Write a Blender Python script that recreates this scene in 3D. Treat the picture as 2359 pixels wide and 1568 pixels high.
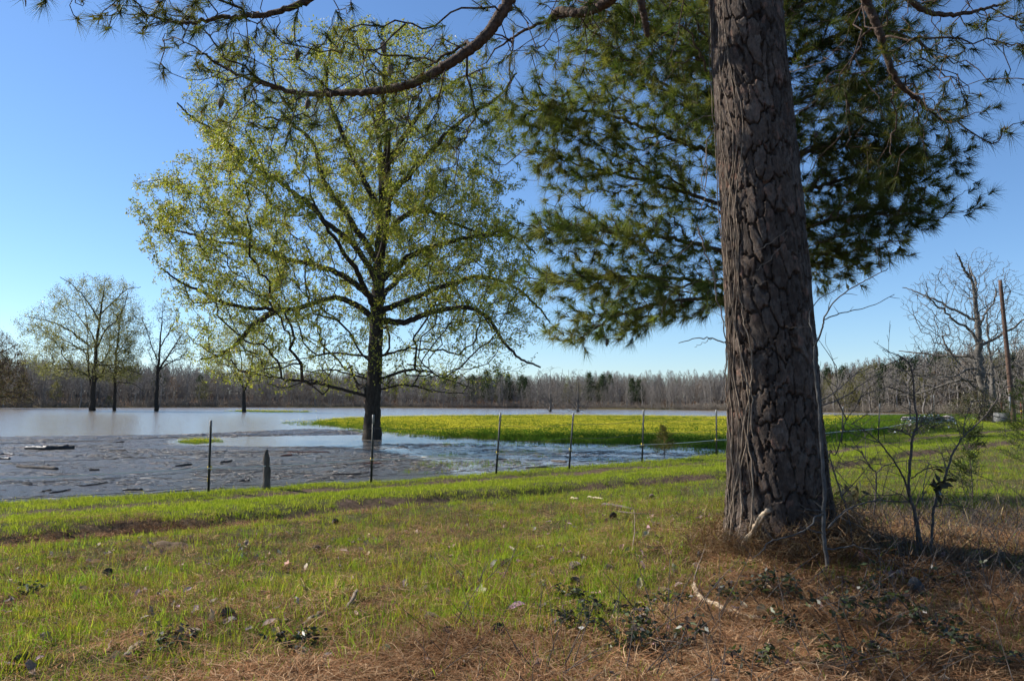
import bpy, math, random
import numpy as np
from mathutils import Vector, Matrix

# ------------------------------------------------------------------ camera, sky, sun
SC = bpy.context.scene
for o in list(bpy.data.objects):
    bpy.data.objects.remove(o)
W, H, FPX = 2359.0, 1568.0, 1807.0          # pixel frame in which the photograph was measured
CAM = np.array([0.0, 0.0, 1.75])
PITCH, ROLL = math.atan(146 / FPX), math.radians(0.39)
fw = np.array([0, math.cos(PITCH), math.sin(PITCH)])
u0 = np.array([0, -math.sin(PITCH), math.cos(PITCH)])
r0 = np.array([1.0, 0, 0])
rt = r0 * math.cos(ROLL) + u0 * math.sin(ROLL)
up = -r0 * math.sin(ROLL) + u0 * math.cos(ROLL)
cd = bpy.data.cameras.new('camera')
cd.sensor_width, cd.sensor_fit = 23.5, 'HORIZONTAL'
cd.lens = 23.5 * FPX / W
cd.clip_start, cd.clip_end = 0.1, 5000
cam = bpy.data.objects.new('camera', cd)
SC.collection.objects.link(cam)
M = Matrix.Identity(4)
for i in range(3):
    M[i][0], M[i][1], M[i][2], M[i][3] = rt[i], up[i], -fw[i], CAM[i]
cam.matrix_world = M
SC.camera = cam

SUN_AZ, SUN_EL = math.radians(-69), math.radians(38)       # left of the view, a little in front
sdir = Vector((math.sin(SUN_AZ) * math.cos(SUN_EL), math.cos(SUN_AZ) * math.cos(SUN_EL), math.sin(SUN_EL)))
wd = bpy.data.worlds.new('World')
SC.world = wd
wd.use_nodes = True
wn = wd.node_tree
wn.nodes.clear()
sky = wn.nodes.new('ShaderNodeTexSky')
sky.sky_type = 'NISHITA'
sky.sun_disc = False
sky.sun_elevation, sky.sun_rotation = SUN_EL, SUN_AZ
sky.air_density, sky.dust_density, sky.ozone_density = 1.0, 0.1, 7.5
bg = wn.nodes.new('ShaderNodeBackground')
bg.inputs['Strength'].default_value = 0.102
wo = wn.nodes.new('ShaderNodeOutputWorld')
wn.links.new(sky.outputs[0], bg.inputs[0])
wn.links.new(bg.outputs[0], wo.inputs[0])
sd = bpy.data.lights.new('sun', 'SUN')
sd.energy, sd.angle, sd.color = 5.0, math.radians(0.53), (1.0, 0.95, 0.87)
sun = bpy.data.objects.new('sun', sd)
sun.rotation_euler = (-sdir).to_track_quat('-Z', 'Y').to_euler()
sun.location = (-30, 10, 40)
SC.collection.objects.link(sun)
SC.view_settings.view_transform = 'Standard'
SC.view_settings.look = 'None'
SC.view_settings.exposure = 0.67
SC.view_settings.gamma = 1.0
SC.cycles.max_bounces = 4
SC.cycles.diffuse_bounces = 2
SC.cycles.glossy_bounces = 2
SC.cycles.transmission_bounces = 2
SC.cycles.use_adaptive_sampling = True
SC.cycles.adaptive_threshold = 0.04
SC.cycles.transparent_max_bounces = 12
SC.cycles.use_denoising = True

# ------------------------------------------------------------------ pixel <-> place helpers
def ray(px, py):
    px, py = np.asarray(px, float), np.asarray(py, float)
    a, b = (px - W / 2) / FPX, (py - H / 2) / FPX
    return fw + a[..., None] * rt - b[..., None] * up

def at(px, py, D):
    d = ray(px, py)
    return CAM + d * (np.asarray(D, float) / d[..., 1])[..., None]

def on_z(px, py, z):
    d = ray(px, py)
    return CAM + d * ((z - CAM[2]) / d[..., 2])[..., None]

def pix(P):
    v = np.asarray(P) - CAM
    s = v @ fw
    return W / 2 + FPX * (v @ rt) / s, H / 2 - FPX * (v @ up) / s

def smooth(a, b, x):
    t = np.clip((x - a) / (b - a), 0, 1)
    return t * t * (3 - 2 * t)

def _hash(ix, iy, seed):
    h = (ix.astype(np.int64) * 374761393 + iy.astype(np.int64) * 668265263 + seed * 974634777) & 0x7fffffff
    h = ((h ^ (h >> 13)) * 1274126177) & 0x7fffffff
    return ((h ^ (h >> 16)) & 0xffff) / 65535.0

def vnoise(x, y, scale=1.0, seed=0):
    x, y = np.asarray(x) / scale, np.asarray(y) / scale
    ix, iy = np.floor(x), np.floor(y)
    fx, fy = x - ix, y - iy
    fx, fy = fx * fx * (3 - 2 * fx), fy * fy * (3 - 2 * fy)
    a, b = _hash(ix, iy, seed), _hash(ix + 1, iy, seed)
    c, d = _hash(ix, iy + 1, seed), _hash(ix + 1, iy + 1, seed)
    return (a * (1 - fx) + b * fx) * (1 - fy) + (c * (1 - fx) + d * fx) * fy

def fbm(x, y, scale, seed=0, n=3):
    t, a, s = 0, 1.0, 0
    for k in range(n):
        t = t + a * vnoise(x, y, scale / 2 ** k, seed + k)
        s += a
        a *= 0.5
    return t / s

def poly_sd(x, y, P):
    """signed distance to a closed polygon, positive inside"""
    x, y = np.asarray(x, float), np.asarray(y, float)
    d2 = np.full(x.shape, 1e18)
    ins = np.zeros(x.shape, bool)
    n = len(P)
    for i in range(n):
        ax, ay = P[i]
        bx, by = P[(i + 1) % n]
        ex, ey = bx - ax, by - ay
        t = np.clip(((x - ax) * ex + (y - ay) * ey) / (ex * ex + ey * ey + 1e-12), 0, 1)
        d2 = np.minimum(d2, (x - ax - t * ex) ** 2 + (y - ay - t * ey) ** 2)
        if ay != by:
            c = ((ay > y) != (by > y)) & (x < (bx - ax) * (y - ay) / (by - ay) + ax)
            ins ^= c
    return np.where(ins, 1, -1) * np.sqrt(d2)

def line_d(x, y, P):
    """(signed distance, positive on the far/left side of the running direction) to a polyline"""
    x, y = np.asarray(x, float), np.asarray(y, float)
    best = np.full(x.shape, 1e18)
    sg = np.ones(x.shape)
    for i in range(len(P) - 1):
        ax, ay = P[i]
        ex, ey = P[i + 1][0] - ax, P[i + 1][1] - ay
        t = np.clip(((x - ax) * ex + (y - ay) * ey) / (ex * ex + ey * ey), 0, 1)
        d2 = (x - ax - t * ex) ** 2 + (y - ay - t * ey) ** 2
        s = np.sign(ex * (y - ay) - ey * (x - ax))
        m = d2 < best
        best = np.where(m, d2, best)
        sg = np.where(m, s, sg)
    return sg * np.sqrt(best)

# ------------------------------------------------------------------ materials
MATS = {}
def nodes(name):
    m = bpy.data.materials.new(name)
    m.use_nodes = True
    nt = m.node_tree
    nt.nodes.clear()
    out = nt.nodes.new('ShaderNodeOutputMaterial')
    MATS[name] = m
    return m, nt, out

def N(nt, t, **kw):
    n = nt.nodes.new(t)
    for k, v in kw.items():
        if k.startswith('i_'):
            n.inputs[k[2:].replace('_', ' ')].default_value = v
        else:
            setattr(n, k, v)
    return n

def ramp(nt, src, stops):
    r = nt.nodes.new('ShaderNodeValToRGB')
    e = r.color_ramp.elements
    while len(e) < len(stops):
        e.new(0.5)
    for k, (p, c) in enumerate(stops):
        e[k].position = p
        e[k].color = (*c, 1) if len(c) == 3 else c
    nt.links.new(src, r.inputs[0])
    return r.outputs[0]

def mixc(nt, fac, a, b, mode='MIX'):
    m = nt.nodes.new('ShaderNodeMix')
    m.data_type, m.blend_type = 'RGBA', mode
    for s, v in ((0, fac), (6, a), (7, b)):
        if hasattr(v, 'links'):
            nt.links.new(v, m.inputs[s])
        else:
            m.inputs[s].default_value = v if s == 0 else ((*v, 1) if len(v) == 3 else v)
    return m.outputs[2]

def noise(nt, scale, detail=4, rough=0.55, vec=None, dim='3D'):
    n = N(nt, 'ShaderNodeTexNoise', noise_dimensions=dim)
    n.inputs['Scale'].default_value, n.inputs['Detail'].default_value, n.inputs['Roughness'].default_value = scale, detail, rough
    if vec is not None:
        nt.links.new(vec, n.inputs['Vector'])
    return n.outputs[0]

def mat_solid(name, ca, cb, nscale=8, rough=0.8, bump=0.0, bscale=40, attr=False, spec=0.3, stretch=None, metallic=0.0):
    """noise between two colours, or the mesh's own 'col' attribute broken up by noise"""
    m, nt, out = nodes(name)
    p = N(nt, 'ShaderNodeBsdfPrincipled')
    p.inputs['Roughness'].default_value = rough
    p.inputs['Specular IOR Level'].default_value = spec
    p.inputs['Metallic'].default_value = metallic
    tc = N(nt, 'ShaderNodeTexCoord').outputs['Object']
    if stretch:
        mp = N(nt, 'ShaderNodeMapping')
        mp.inputs['Scale'].default_value = stretch
        nt.links.new(tc, mp.inputs[0])
        tc = mp.outputs[0]
    f = noise(nt, nscale, vec=tc)
    c = ramp(nt, f, [(0.3, ca), (0.7, cb)])
    if attr:
        a = N(nt, 'ShaderNodeAttribute', attribute_name='col').outputs[0]
        c = mixc(nt, 1.0, a, c, 'MULTIPLY')
    nt.links.new(c, p.inputs['Base Color'])
    if bump:
        b = N(nt, 'ShaderNodeBump')
        b.inputs['Strength'].default_value, b.inputs['Distance'].default_value = bump, 0.02
        nt.links.new(noise(nt, bscale, 6, vec=tc), b.inputs['Height'])
        nt.links.new(b.outputs[0], p.inputs['Normal'])
    nt.links.new(p.outputs[0], out.inputs[0])
    return m

def mat_leaf(name, trans=0.4, rough=0.5, tint=False, spec=0.3, tcol=(1.0, 1.0, 0.55), matt=False):
    """thin leaf: colour from the 'col' attribute, light passing through"""
    m, nt, out = nodes(name)
    a = N(nt, 'ShaderNodeAttribute', attribute_name='col').outputs[0]
    if tint:
        t = N(nt, 'ShaderNodeAttribute', attribute_name='tint', attribute_type='INSTANCER').outputs[0]
        a = mixc(nt, 1.0, a, t, 'MULTIPLY')
    if matt:
        p = N(nt, 'ShaderNodeBsdfDiffuse')
    else:
        p = N(nt, 'ShaderNodeBsdfPrincipled')
        p.inputs['Roughness'].default_value = rough
        p.inputs['Specular IOR Level'].default_value = spec
    nt.links.new(a, p.inputs[0])
    tr = N(nt, 'ShaderNodeBsdfTranslucent')
    nt.links.new(mixc(nt, 1.0, a, tcol, 'MULTIPLY'), tr.inputs[0])
    g = N(nt, 'ShaderNodeMixShader')
    g.inputs[0].default_value = trans
    nt.links.new(p.outputs[0], g.inputs[1])
    nt.links.new(tr.outputs[0], g.inputs[2])
    nt.links.new(g.outputs[0], out.inputs[0])
    return m

# ------------------------------------------------------------------ mesh + object helpers
class MB:
    """collects vertices, faces and a colour per vertex"""
    def __init__(self):
        self.v, self.f3, self.f4, self.c, self.n = [], [], [], [], 0
    def add(self, v, f, col=None):
        v = np.asarray(v, float).reshape(-1, 3)
        f = np.asarray(f, np.int64)
        if f.size:
            (self.f4 if f.shape[1] == 4 else self.f3).append(f + self.n)
        self.v.append(v)
        if col is None:
            col = (1, 1, 1)
        col = np.asarray(col, float)
        self.c.append(np.broadcast_to(col, v.shape) if col.ndim == 1 else col)
        self.n += len(v)
        return self
    def more(self, f):
        f = np.asarray(f, np.int64)
        (self.f4 if f.shape[1] == 4 else self.f3).append(f)
    def mesh(self, name, smooth_shade=False, off=None, attrs=None):
        me = bpy.data.meshes.new(name)
        if not self.n:
            return me
        v = np.concatenate(self.v)
        if off is not None:
            v = v - np.asarray(off)
        q = np.concatenate(self.f4) if self.f4 else np.zeros((0, 4), np.int64)
        t = np.concatenate(self.f3) if self.f3 else np.zeros((0, 3), np.int64)
        me.vertices.add(len(v))
        me.vertices.foreach_set('co', v.astype(np.float32).ravel())
        nl = q.size + t.size
        me.loops.add(nl)
        me.loops.foreach_set('vertex_index', np.concatenate([q.ravel(), t.ravel()]).astype(np.int32))
        me.polygons.add(len(q) + len(t))
        st = np.concatenate([np.arange(len(q)) * 4, q.size + np.arange(len(t)) * 3]).astype(np.int32)
        me.polygons.foreach_set('loop_start', st)
        if smooth_shade:
            me.polygons.foreach_set('use_smooth', np.ones(len(st), bool))
        me.update(calc_edges=True)
        c = np.concatenate(self.c)
        a = me.color_attributes.new('col', 'FLOAT_COLOR', 'POINT')
        a.data.foreach_set('color', np.concatenate([c, np.ones((len(c), 1))], 1).astype(np.float32).ravel())
        for k, val in (attrs or {}).items():
            b = me.attributes.new(k, 'FLOAT', 'POINT')
            b.data.foreach_set('value', np.asarray(val, np.float32))
        return me

COL = SC.collection
def put(name, me, m=None, parent=None, loc=None, kind=None):
    o = bpy.data.objects.new(name, me)
    COL.objects.link(o)
    if m is not None and me is not None and not me.materials:
        me.materials.append(MATS[m] if isinstance(m, str) else m)
    if parent is not None:
        o.parent = parent
    if loc is not None:
        o.location = [float(q) for q in loc]
    if kind:
        o['kind'] = kind
    return o

def tag(o, label, cat=None, group=None, kind=None):
    o['label'] = label
    if cat:
        o['category'] = cat
    if group:
        o['group'] = group
    if kind:
        o['kind'] = kind
    return o

def thing(name, label, cat, loc, group=None):
    return tag(put(name, None, loc=loc), label, cat, group)

def part(name, mb, m, parent, smooth_shade=True, kind=None):
    """mesh given in world coordinates, made a child of a thing or part that stands at an unrotated place"""
    off = np.zeros(3)
    q = parent
    while q is not None:
        off = off + np.array(q.location)
        q = q.parent
    return put(name, mb.mesh(name, smooth_shade, off), m, parent, kind=kind)

def tube(mb, P, R, n=6, col=None, cap=True, wob=0.0, rg=None):
    """a tapered tube along the points P with radii R"""
    P, R = np.asarray(P, float), np.broadcast_to(np.asarray(R, float), (len(P),))
    T = np.gradient(P, axis=0)
    T /= np.linalg.norm(T, axis=1)[:, None] + 1e-9
    ref = np.array([0, 0, 1.0]) if abs(T[0, 2]) < 0.9 else np.array([1.0, 0, 0])
    A = np.empty_like(P)
    a = np.cross(T[0], ref)
    a /= np.linalg.norm(a)
    for i in range(len(P)):
        a = a - T[i] * (a @ T[i])
        a /= np.linalg.norm(a) + 1e-9
        A[i] = a
    B = np.cross(T, A)
    th = np.arange(n) * 2 * np.pi / n
    rr = R[:, None] * np.ones(n)
    if wob and rg is not None:
        rr = rr * (1 + wob * rg.standard_normal(rr.shape))
    V = P[:, None] + rr[..., None] * (np.cos(th)[None, :, None] * A[:, None] + np.sin(th)[None, :, None] * B[:, None])
    i = np.arange(len(P) - 1)[:, None] * n
    j, j2 = np.arange(n)[None], (np.arange(n)[None] + 1) % n
    F = np.stack([i + j, i + j2, i + n + j2, i + n + j], -1).reshape(-1, 4)
    base = mb.n
    mb.add(V.reshape(-1, 3), F, col)
    if cap and n >= 4:
        for s, k in ((0, 0), (1, len(P) - 1)):
            o = base + k * n
            idx = [(o, o + a + 1, o + a + 2) if s else (o, o + a + 2, o + a + 1) for a in range(n - 2)]
            mb.more(idx)
    return mb

def box(mb, c, s, rot=None, col=None):
    v = np.array([[x, y, z] for x in (-.5, .5) for y in (-.5, .5) for z in (-.5, .5)]) * np.asarray(s)
    if rot is not None:
        v = v @ np.asarray(rot).T
    return mb.add(v + np.asarray(c), [[0, 1, 3, 2], [4, 6, 7, 5], [0, 4, 5, 1], [2, 3, 7, 6], [0, 2, 6, 4], [1, 5, 7, 3]], col)

def spline(P, n):
    """Catmull-Rom through the rows of P, n points per span"""
    P = np.asarray(P, float)
    Q = np.vstack([2 * P[0] - P[1], P, 2 * P[-1] - P[-2]])
    out = []
    t = np.arange(n)[:, None] / n
    for i in range(len(P) - 1):
        a, b, c, d = Q[i:i + 4]
        out.append(0.5 * (2 * b + (c - a) * t + (2 * a - 5 * b + 4 * c - d) * t ** 2 + (3 * b - 3 * c + d - a) * t ** 3))
    return np.vstack(out + [P[-1:]])

def leaves(mb, C, L, Wd, rg, col, up_bias=0.0, d=None, fold=0.25, droop=0.0):
    """diamond leaves at C, length L, width Wd"""
    n = len(C)
    if d is None:
        d = rg.standard_normal((n, 3))
        d[:, 2] = d[:, 2] * (1 - up_bias) - droop
    d = d / (np.linalg.norm(d, axis=1)[:, None] + 1e-9)
    s = np.cross(d, rg.standard_normal((n, 3)))
    s /= np.linalg.norm(s, axis=1)[:, None] + 1e-9
    nn = np.cross(d, s)
    L, Wd = np.broadcast_to(L, (n,))[:, None], np.broadcast_to(Wd, (n,))[:, None]
    V = np.stack([C, C + d * L * .5 + s * Wd * .5 + nn * Wd * fold, C + d * L, C + d * L * .5 - s * Wd * .5 + nn * Wd * fold], 1)
    F = np.arange(n * 4).reshape(n, 4)
    return mb.add(V.reshape(-1, 3), F, np.repeat(col, 4, 0) if np.ndim(col) == 2 else col)

def blades(mb, C, Hh, Wd, rg, col, lean=0.4, top=0.1):
    """grass blades: a tapering strip of two pieces bent outward"""
    n = len(C)
    a = rg.uniform(0, 2 * np.pi, n)
    out = np.stack([np.cos(a), np.sin(a), 0 * a], 1)
    sd_ = np.stack([-np.sin(a + .6), np.cos(a + .6), 0 * a], 1)
    b = (rg.uniform(0.1, 1, n) * lean)[:, None]
    Hh, Wd = np.broadcast_to(Hh, (n,))[:, None], np.broadcast_to(Wd, (n,))[:, None]
    z = np.array([0, 0, 1.0])
    m = C + z * Hh * .55 + out * Hh * b * .35
    t = C + z * Hh * (1 - .35 * b) + out * Hh * b
    V = np.stack([C - sd_ * Wd * .5, C + sd_ * Wd * .5, m + sd_ * Wd * .45, m - sd_ * Wd * .45, t], 1)
    i = np.arange(n)[:, None] * 5
    base = mb.n
    mb.add(V.reshape(-1, 3), np.hstack([i, i + 1, i + 2, i + 3]), np.repeat(col, 5, 0) if np.ndim(col) == 2 else col)
    mb.more(np.hstack([i + 3, i + 2, i + 4]) + base)
    return mb

# scatter of small uncountable pieces (kind = stuff): copies of a few source meshes on given points
def scatter(name, P, rot, scl, tint, sources, label, cat):
    me = bpy.data.meshes.new(name)
    n = len(P)
    me.vertices.add(n)
    me.vertices.foreach_set('co', np.asarray(P, np.float32).ravel())
    for k, t, v in (('rot', 'FLOAT_VECTOR', rot), ('scl', 'FLOAT', scl), ('tint', 'FLOAT_COLOR', None)):
        a = me.attributes.new(k, t, 'POINT')
        if t == 'FLOAT_VECTOR':
            a.data.foreach_set('vector', np.asarray(v, np.float32).ravel())
        elif t == 'FLOAT':
            a.data.foreach_set('value', np.asarray(v, np.float32))
        else:
            a.data.foreach_set('color', np.concatenate([np.broadcast_to(tint, (n, 3)), np.ones((n, 1))], 1).astype(np.float32).ravel())
    o = put(name, me)
    tag(o, label, cat, kind='stuff')
    src = bpy.data.collections.new(name + '_pieces')
    for s in sources:
        src.objects.link(s)
    ng = bpy.data.node_groups.new(name, 'GeometryNodeTree')
    ng.interface.new_socket('Geometry', in_out='INPUT', socket_type='NodeSocketGeometry')
    ng.interface.new_socket('Geometry', in_out='OUTPUT', socket_type='NodeSocketGeometry')
    gi, go = ng.nodes.new('NodeGroupInput'), ng.nodes.new('NodeGroupOutput')
    ci = ng.nodes.new('GeometryNodeCollectionInfo')
    ci.inputs['Collection'].default_value = src
    ci.inputs['Separate Children'].default_value = True
    ci.inputs['Reset Children'].default_value = True
    ip = ng.nodes.new('GeometryNodeInstanceOnPoints')
    ip.inputs['Pick Instance'].default_value = True
    def attr(k, t):
        a = ng.nodes.new('GeometryNodeInputNamedAttribute')
        a.data_type = t
        a.inputs['Name'].default_value = k
        return a.outputs['Attribute']
    l = ng.links.new
    l(gi.outputs[0], ip.inputs['Points'])
    l(ci.outputs[0], ip.inputs['Instance'])
    l(attr('rot', 'FLOAT_VECTOR'), ip.inputs['Rotation'])
    l(attr('scl', 'FLOAT'), ip.inputs['Scale'])
    l(ip.outputs[0], go.inputs[0])
    md = o.modifiers.new('scatter', 'NODES')
    md.node_group = ng
    return o

def source(name, mb, m, smooth_shade=False):
    me = mb.mesh(name, smooth_shade)
    me.materials.append(MATS[m])
    return bpy.data.objects.new(name, me)

# ------------------------------------------------------------------ tree growth
def grow(seeds, targets, bf=0.35, k=2.25, r_tip=0.006):
    """seeds: list of (points, parent seed index or -1, index on the parent); targets are joined to the nearest
    place of the growing tree, long ways round costing extra. Returns positions, parent, radius."""
    P, par, plen, sid = [], [], [], []
    start = []
    for si, (pts, pi, pk) in enumerate(seeds):
        pts = np.asarray(pts, float)
        start.append(len(P))
        for j, q in enumerate(pts):
            if j == 0:
                p = -1 if pi < 0 else start[pi] + pk
            else:
                p = len(P) - 1
            P.append(q)
            par.append(p)
            plen.append(0.0 if p < 0 else plen[p] + np.linalg.norm(q - P[p]))
            sid.append(si)
    ns = len(P)
    P, plen = np.array(P), np.array(plen)
    Tn = len(targets)
    allP = np.vstack([P, np.zeros((Tn, 3))])
    allL = np.concatenate([plen, np.zeros(Tn)])
    par = list(par)
    # limbs take twigs only away from their first bit
    best = np.full(Tn, 1e18)
    bi = np.zeros(Tn, int)
    for j in range(ns):
        c = np.linalg.norm(targets - P[j], axis=1) + bf * plen[j]
        m = c < best
        best[m], bi[m] = c[m], j
    left = np.ones(Tn, bool)
    n = ns
    for _ in range(Tn):
        i = int(np.argmin(np.where(left, best, 1e18)))
        left[i] = False
        b = bi[i]
        q = targets[i]
        allP[n] = q
        allL[n] = allL[b] + np.linalg.norm(q - allP[b])
        par.append(int(b))
        c = np.sqrt(((targets - q) ** 2).sum(1)) + bf * allL[n]
        m = (c < best) & left
        best[m], bi[m] = c[m], n
        n += 1
    P, par = allP[:n], np.array(par)
    # radii: twigs add up (children always come after their parent, except that seed order is fixed)
    rk = np.zeros(n)
    kids = np.zeros(n, int)
    for j in range(n):
        if par[j] >= 0:
            kids[par[j]] += 1
    order = np.argsort(-allL[:n])
    rk[kids == 0] = r_tip ** k
    for j in order:
        if rk[j] == 0:
            rk[j] = r_tip ** k
        if par[j] >= 0:
            rk[par[j]] += rk[j]
    return P, par, rk ** (1 / k), np.array(sid + [-1] * Tn)

def chains(P, par, R):
    n = len(P)
    ch = [[] for _ in range(n)]
    roots = []
    for j in range(n):
        (roots if par[j] < 0 else ch[par[j]]).append(j)
    out, stack = [], [(r, None) for r in roots]
    while stack:
        j, pj = stack.pop()
        c = [] if pj is None else [pj]
        while True:
            c.append(j)
            if not ch[j]:
                break
            s = sorted(ch[j], key=lambda q: -R[q])
            for q in s[1:]:
                stack.append((q, j))
            j = s[0]
        out.append(c)
    return out

def wood(mb, P, R, chs, rg, sides=(3, 5, 9), thr=(0.02, 0.08), sub=2, wig=0.12, col=None, rmin=0.0):
    """tubes for the chains"""
    for c in chs:
        p, r = P[c].copy(), R[c].copy()
        if len(c) >= 2 and r[0] > 1.6 * r[1]:
            r[0] = r[1] * 1.25            # a twig leaves a limb at its own thickness
        if len(p) >= 2:
            seg = np.linalg.norm(np.diff(p, axis=0), axis=1)
            q = spline(p, sub)
            rr = np.interp(np.arange(len(q)) / sub, np.arange(len(p)), r)
            amp = np.interp(np.arange(len(q)) / sub, np.arange(len(seg)) + .5, seg) * wig
            jit = rg.standard_normal(q.shape) * amp[:, None] * .5
            jit[::sub] *= 0.3
            jit[0] = 0
            q = q + jit
            m = rr.max()
            n = sides[0] if m < thr[0] else sides[1] if m < thr[1] else sides[2]
            tube(mb, q, np.maximum(rr, rmin), n, col, cap=n >= 5)
    return mb
# ------------------------------------------------------------------ terrain
WATER = -0.10
CP = np.array([
    (-4, 2, .30), (0, 2, .36), (4, 2, .46), (0, -8, .30), (-9, -5, .22), (9, -4, .5),
    (-2.6, 4, .30), (0, 4, .36), (2.6, 4, .46), (-5, 6, .14), (0, 8, .24),
    (-6.3, 9.6, .0), (-9, 9, 0), (2.2, 6.4, .56), (-2.7, 12.5, .03), (1, 15, .09), (4.6, 16.6, .24),
    (-7.5, 11.6, .03), (-3.2, 15.3, .03), (1.2, 18.6, .10), (6, 21.5, .25),
    (-8.8, 13.45, .0), (-5.93, 15.4, .0), (0, 19.43, .06), (6.1, 23.6, .25), (13.3, 28.5, .52), (19.7, 36.6, .85), (26, 42, .95), (35, 54, 1.0),
    (8, 10, .52), (12, 14, .62), (16, 24.6, .70), (14, 8, .6), (24, 30, .85), (40, 20, 1.0), (60, 60, 1.2), (55, -20, 1.0), (0, -45, .3), (-50, -30, .2), (-22, 4, .0), (-40, 0, .0), (40, 80, 1.0)])
def _tps(r):
    return np.where(r > 1e-9, r * r * np.log(r + 1e-12), 0)
_n = len(CP)
_K = _tps(np.linalg.norm(CP[:, None, :2] - CP[None, :, :2], axis=2)) + np.eye(_n) * 0.3
_A = np.zeros((_n + 3, _n + 3))
_A[:_n, :_n] = _K
_A[:_n, _n:] = np.c_[np.ones(_n), CP[:, :2]]
_A[_n:, :_n] = _A[:_n, _n:].T
_w = np.linalg.solve(_A, np.r_[CP[:, 2], 0, 0, 0])

def land(x, y):
    sh = np.shape(x)
    x, y = np.clip(np.ravel(x), -60, 70), np.clip(np.ravel(y), -50, 85)
    z = _w[_n] + _w[_n + 1] * x + _w[_n + 2] * y
    for i in range(_n):
        r2 = (x - CP[i, 0]) ** 2 + (y - CP[i, 1]) ** 2
        z = z + _w[i] * 0.5 * r2 * np.log(r2 + 1e-12)
    z = np.clip(z, -0.05, 1.4)
    z = z + 0.10 * np.exp(-((x - 2.25) ** 2 + (y - 6.3) ** 2) / 0.9 ** 2)      # needle mound round the pine
    return z.reshape(sh)

FENCE = [(-40, -8), (-22, 4.2), (-8.8, 13.45), (-5.93, 15.4), (0, 19.43), (6.1, 23.6), (13.3, 28.5), (19.7, 36.6), (26, 46), (36, 56), (60, 75)]
MEADOW_PX = [(690, 974), (760, 967), (860, 963), (1000, 960), (1200, 957.5), (1500, 959.5), (1680, 962), (1850, 962), (2000, 960), (2130, 957)]
MEADOW_NEAR = [(1700, 1040), (1600, 1031), (1500, 1026), (1400, 1022), (1250, 1018), (1100, 1011), (1000, 1003), (900, 995), (850, 990), (760, 983)]
def _wp(L):
    L = np.array(L, float)
    return [tuple(q) for q in on_z(L[:, 0], L[:, 1], WATER)[:, :2]]
MEADOW = _wp(MEADOW_PX) + [(90, 120), (90, 75), (40, 52), (22, 42), (14, 31)] + [(9, 27)] + _wp(MEADOW_NEAR)
ISLET = _wp([(405, 1018), (440, 1012), (500, 1013), (520, 1018), (450, 1022)])
BAR = _wp([(505, 947.5), (560, 946), (640, 947), (740, 948.4), (700, 949.6), (600, 949.4)])
AZ = np.radians([-60, -40, -33, -17.8, 0, 10, 21.7, 33, 45, 60])
SH = np.array([200, 225, 239, 304, 334, 310, 262, 205, 170, 150.])
def shore(x, y):
    """metres beyond the far shore"""
    return np.hypot(x, y) - np.interp(np.arctan2(x, np.maximum(y, 1e-3)), AZ, SH)

RUTS = []
def terr0(x, y):
    x, y = np.asarray(x, float), np.asarray(y, float)
    L = land(x, y)
    s = line_d(x, y, FENCE)
    rate = np.interp(x, [5, 8, 12, 20], [0.30, 0.16, 0.05, 0.02])
    bank = L - np.maximum(0, s - 0.15 - 0.25 * (vnoise(x, y, 2.2, 5) - .5)) * rate
    msd = poly_sd(x, y, MEADOW) + 1.6 * (fbm(x, y, 6, 21) - .5) + 2.2 * (fbm(x, y, 18, 22) - .5)
    mead = WATER + np.clip(msd * 0.03, -0.6, 0.11)
    isl = WATER + np.clip((poly_sd(x, y, ISLET) + .8 * (fbm(x, y, 1.5, 9) - .5)) * .06, -.6, .03)
    bar = WATER + np.clip((poly_sd(x, y, BAR) + 3 * (fbm(x, y, 7, 9) - .5)) * .04, -.6, .05)
    far = WATER + np.clip(shore(x, y) * 0.05, -0.7, 1.0) + np.clip((shore(x, y) - 12) * .05, 0, 5)
    far = np.where(y > 20, far, -0.7)
    return np.maximum.reduce([bank, mead, isl, bar, far, np.full(np.shape(x), -0.7)])

def hit(px, py, f=terr0):
    px, py = np.atleast_1d(np.asarray(px, float)), np.atleast_1d(np.asarray(py, float))
    d = ray(px, py)
    d = d / d[:, 1:2]
    D = 2.5 * 1.012 ** np.arange(420)
    pts = CAM + d[:, None, :] * D[None, :, None]
    h = f(pts[..., 0].ravel(), pts[..., 1].ravel()).reshape(pts.shape[:2])
    below = pts[..., 2] < h
    i = np.where(below.any(1), below.argmax(1), len(D) - 1)
    i = np.maximum(i, 1)
    k = np.arange(len(px))
    a, b = pts[k, i - 1, 2] - h[k, i - 1], pts[k, i, 2] - h[k, i]
    t = np.clip(a / (a - b + 1e-9), 0, 1)
    return pts[k, i - 1] + (pts[k, i] - pts[k, i - 1]) * t[:, None]

_near = [(-400, 1285), (0, 1250), (250, 1227), (500, 1203), (800, 1170), (1050, 1150), (1300, 1130), (1680, 1098), (1900, 1078), (2130, 1045), (2359, 1018), (2600, 1000)]
_far = [(-400, 1215), (0, 1186), (250, 1167), (500, 1147), (800, 1125), (1050, 1107), (1300, 1090), (1680, 1062), (1900, 1044), (2130, 1008), (2359, 990), (2500, 978)]
for L in (_near, _far):
    L = np.array(L, float)
    RUTS.append([tuple(q) for q in hit(L[:, 0], L[:, 1])[:, :2]])

def rutd(x, y):
    return np.abs(line_d(x, y, RUTS[0])), np.abs(line_d(x, y, RUTS[1]))

def litter_at(x, y):
    """1 where pine straw covers the ground, 0 where grass grows"""
    b = np.interp(x, [-6, -2.6, -1, 0, 1, 2, 3, 6, 10], [2.6, 3.0, 3.6, 4.4, 5.6, 7.2, 8.1, 8.0, 7.8])
    q = (b - y) / 2.0 + 2.6 * (fbm(x, y, 1.1, 31) - .5)
    return smooth(-0.5, 0.7, q)

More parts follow.
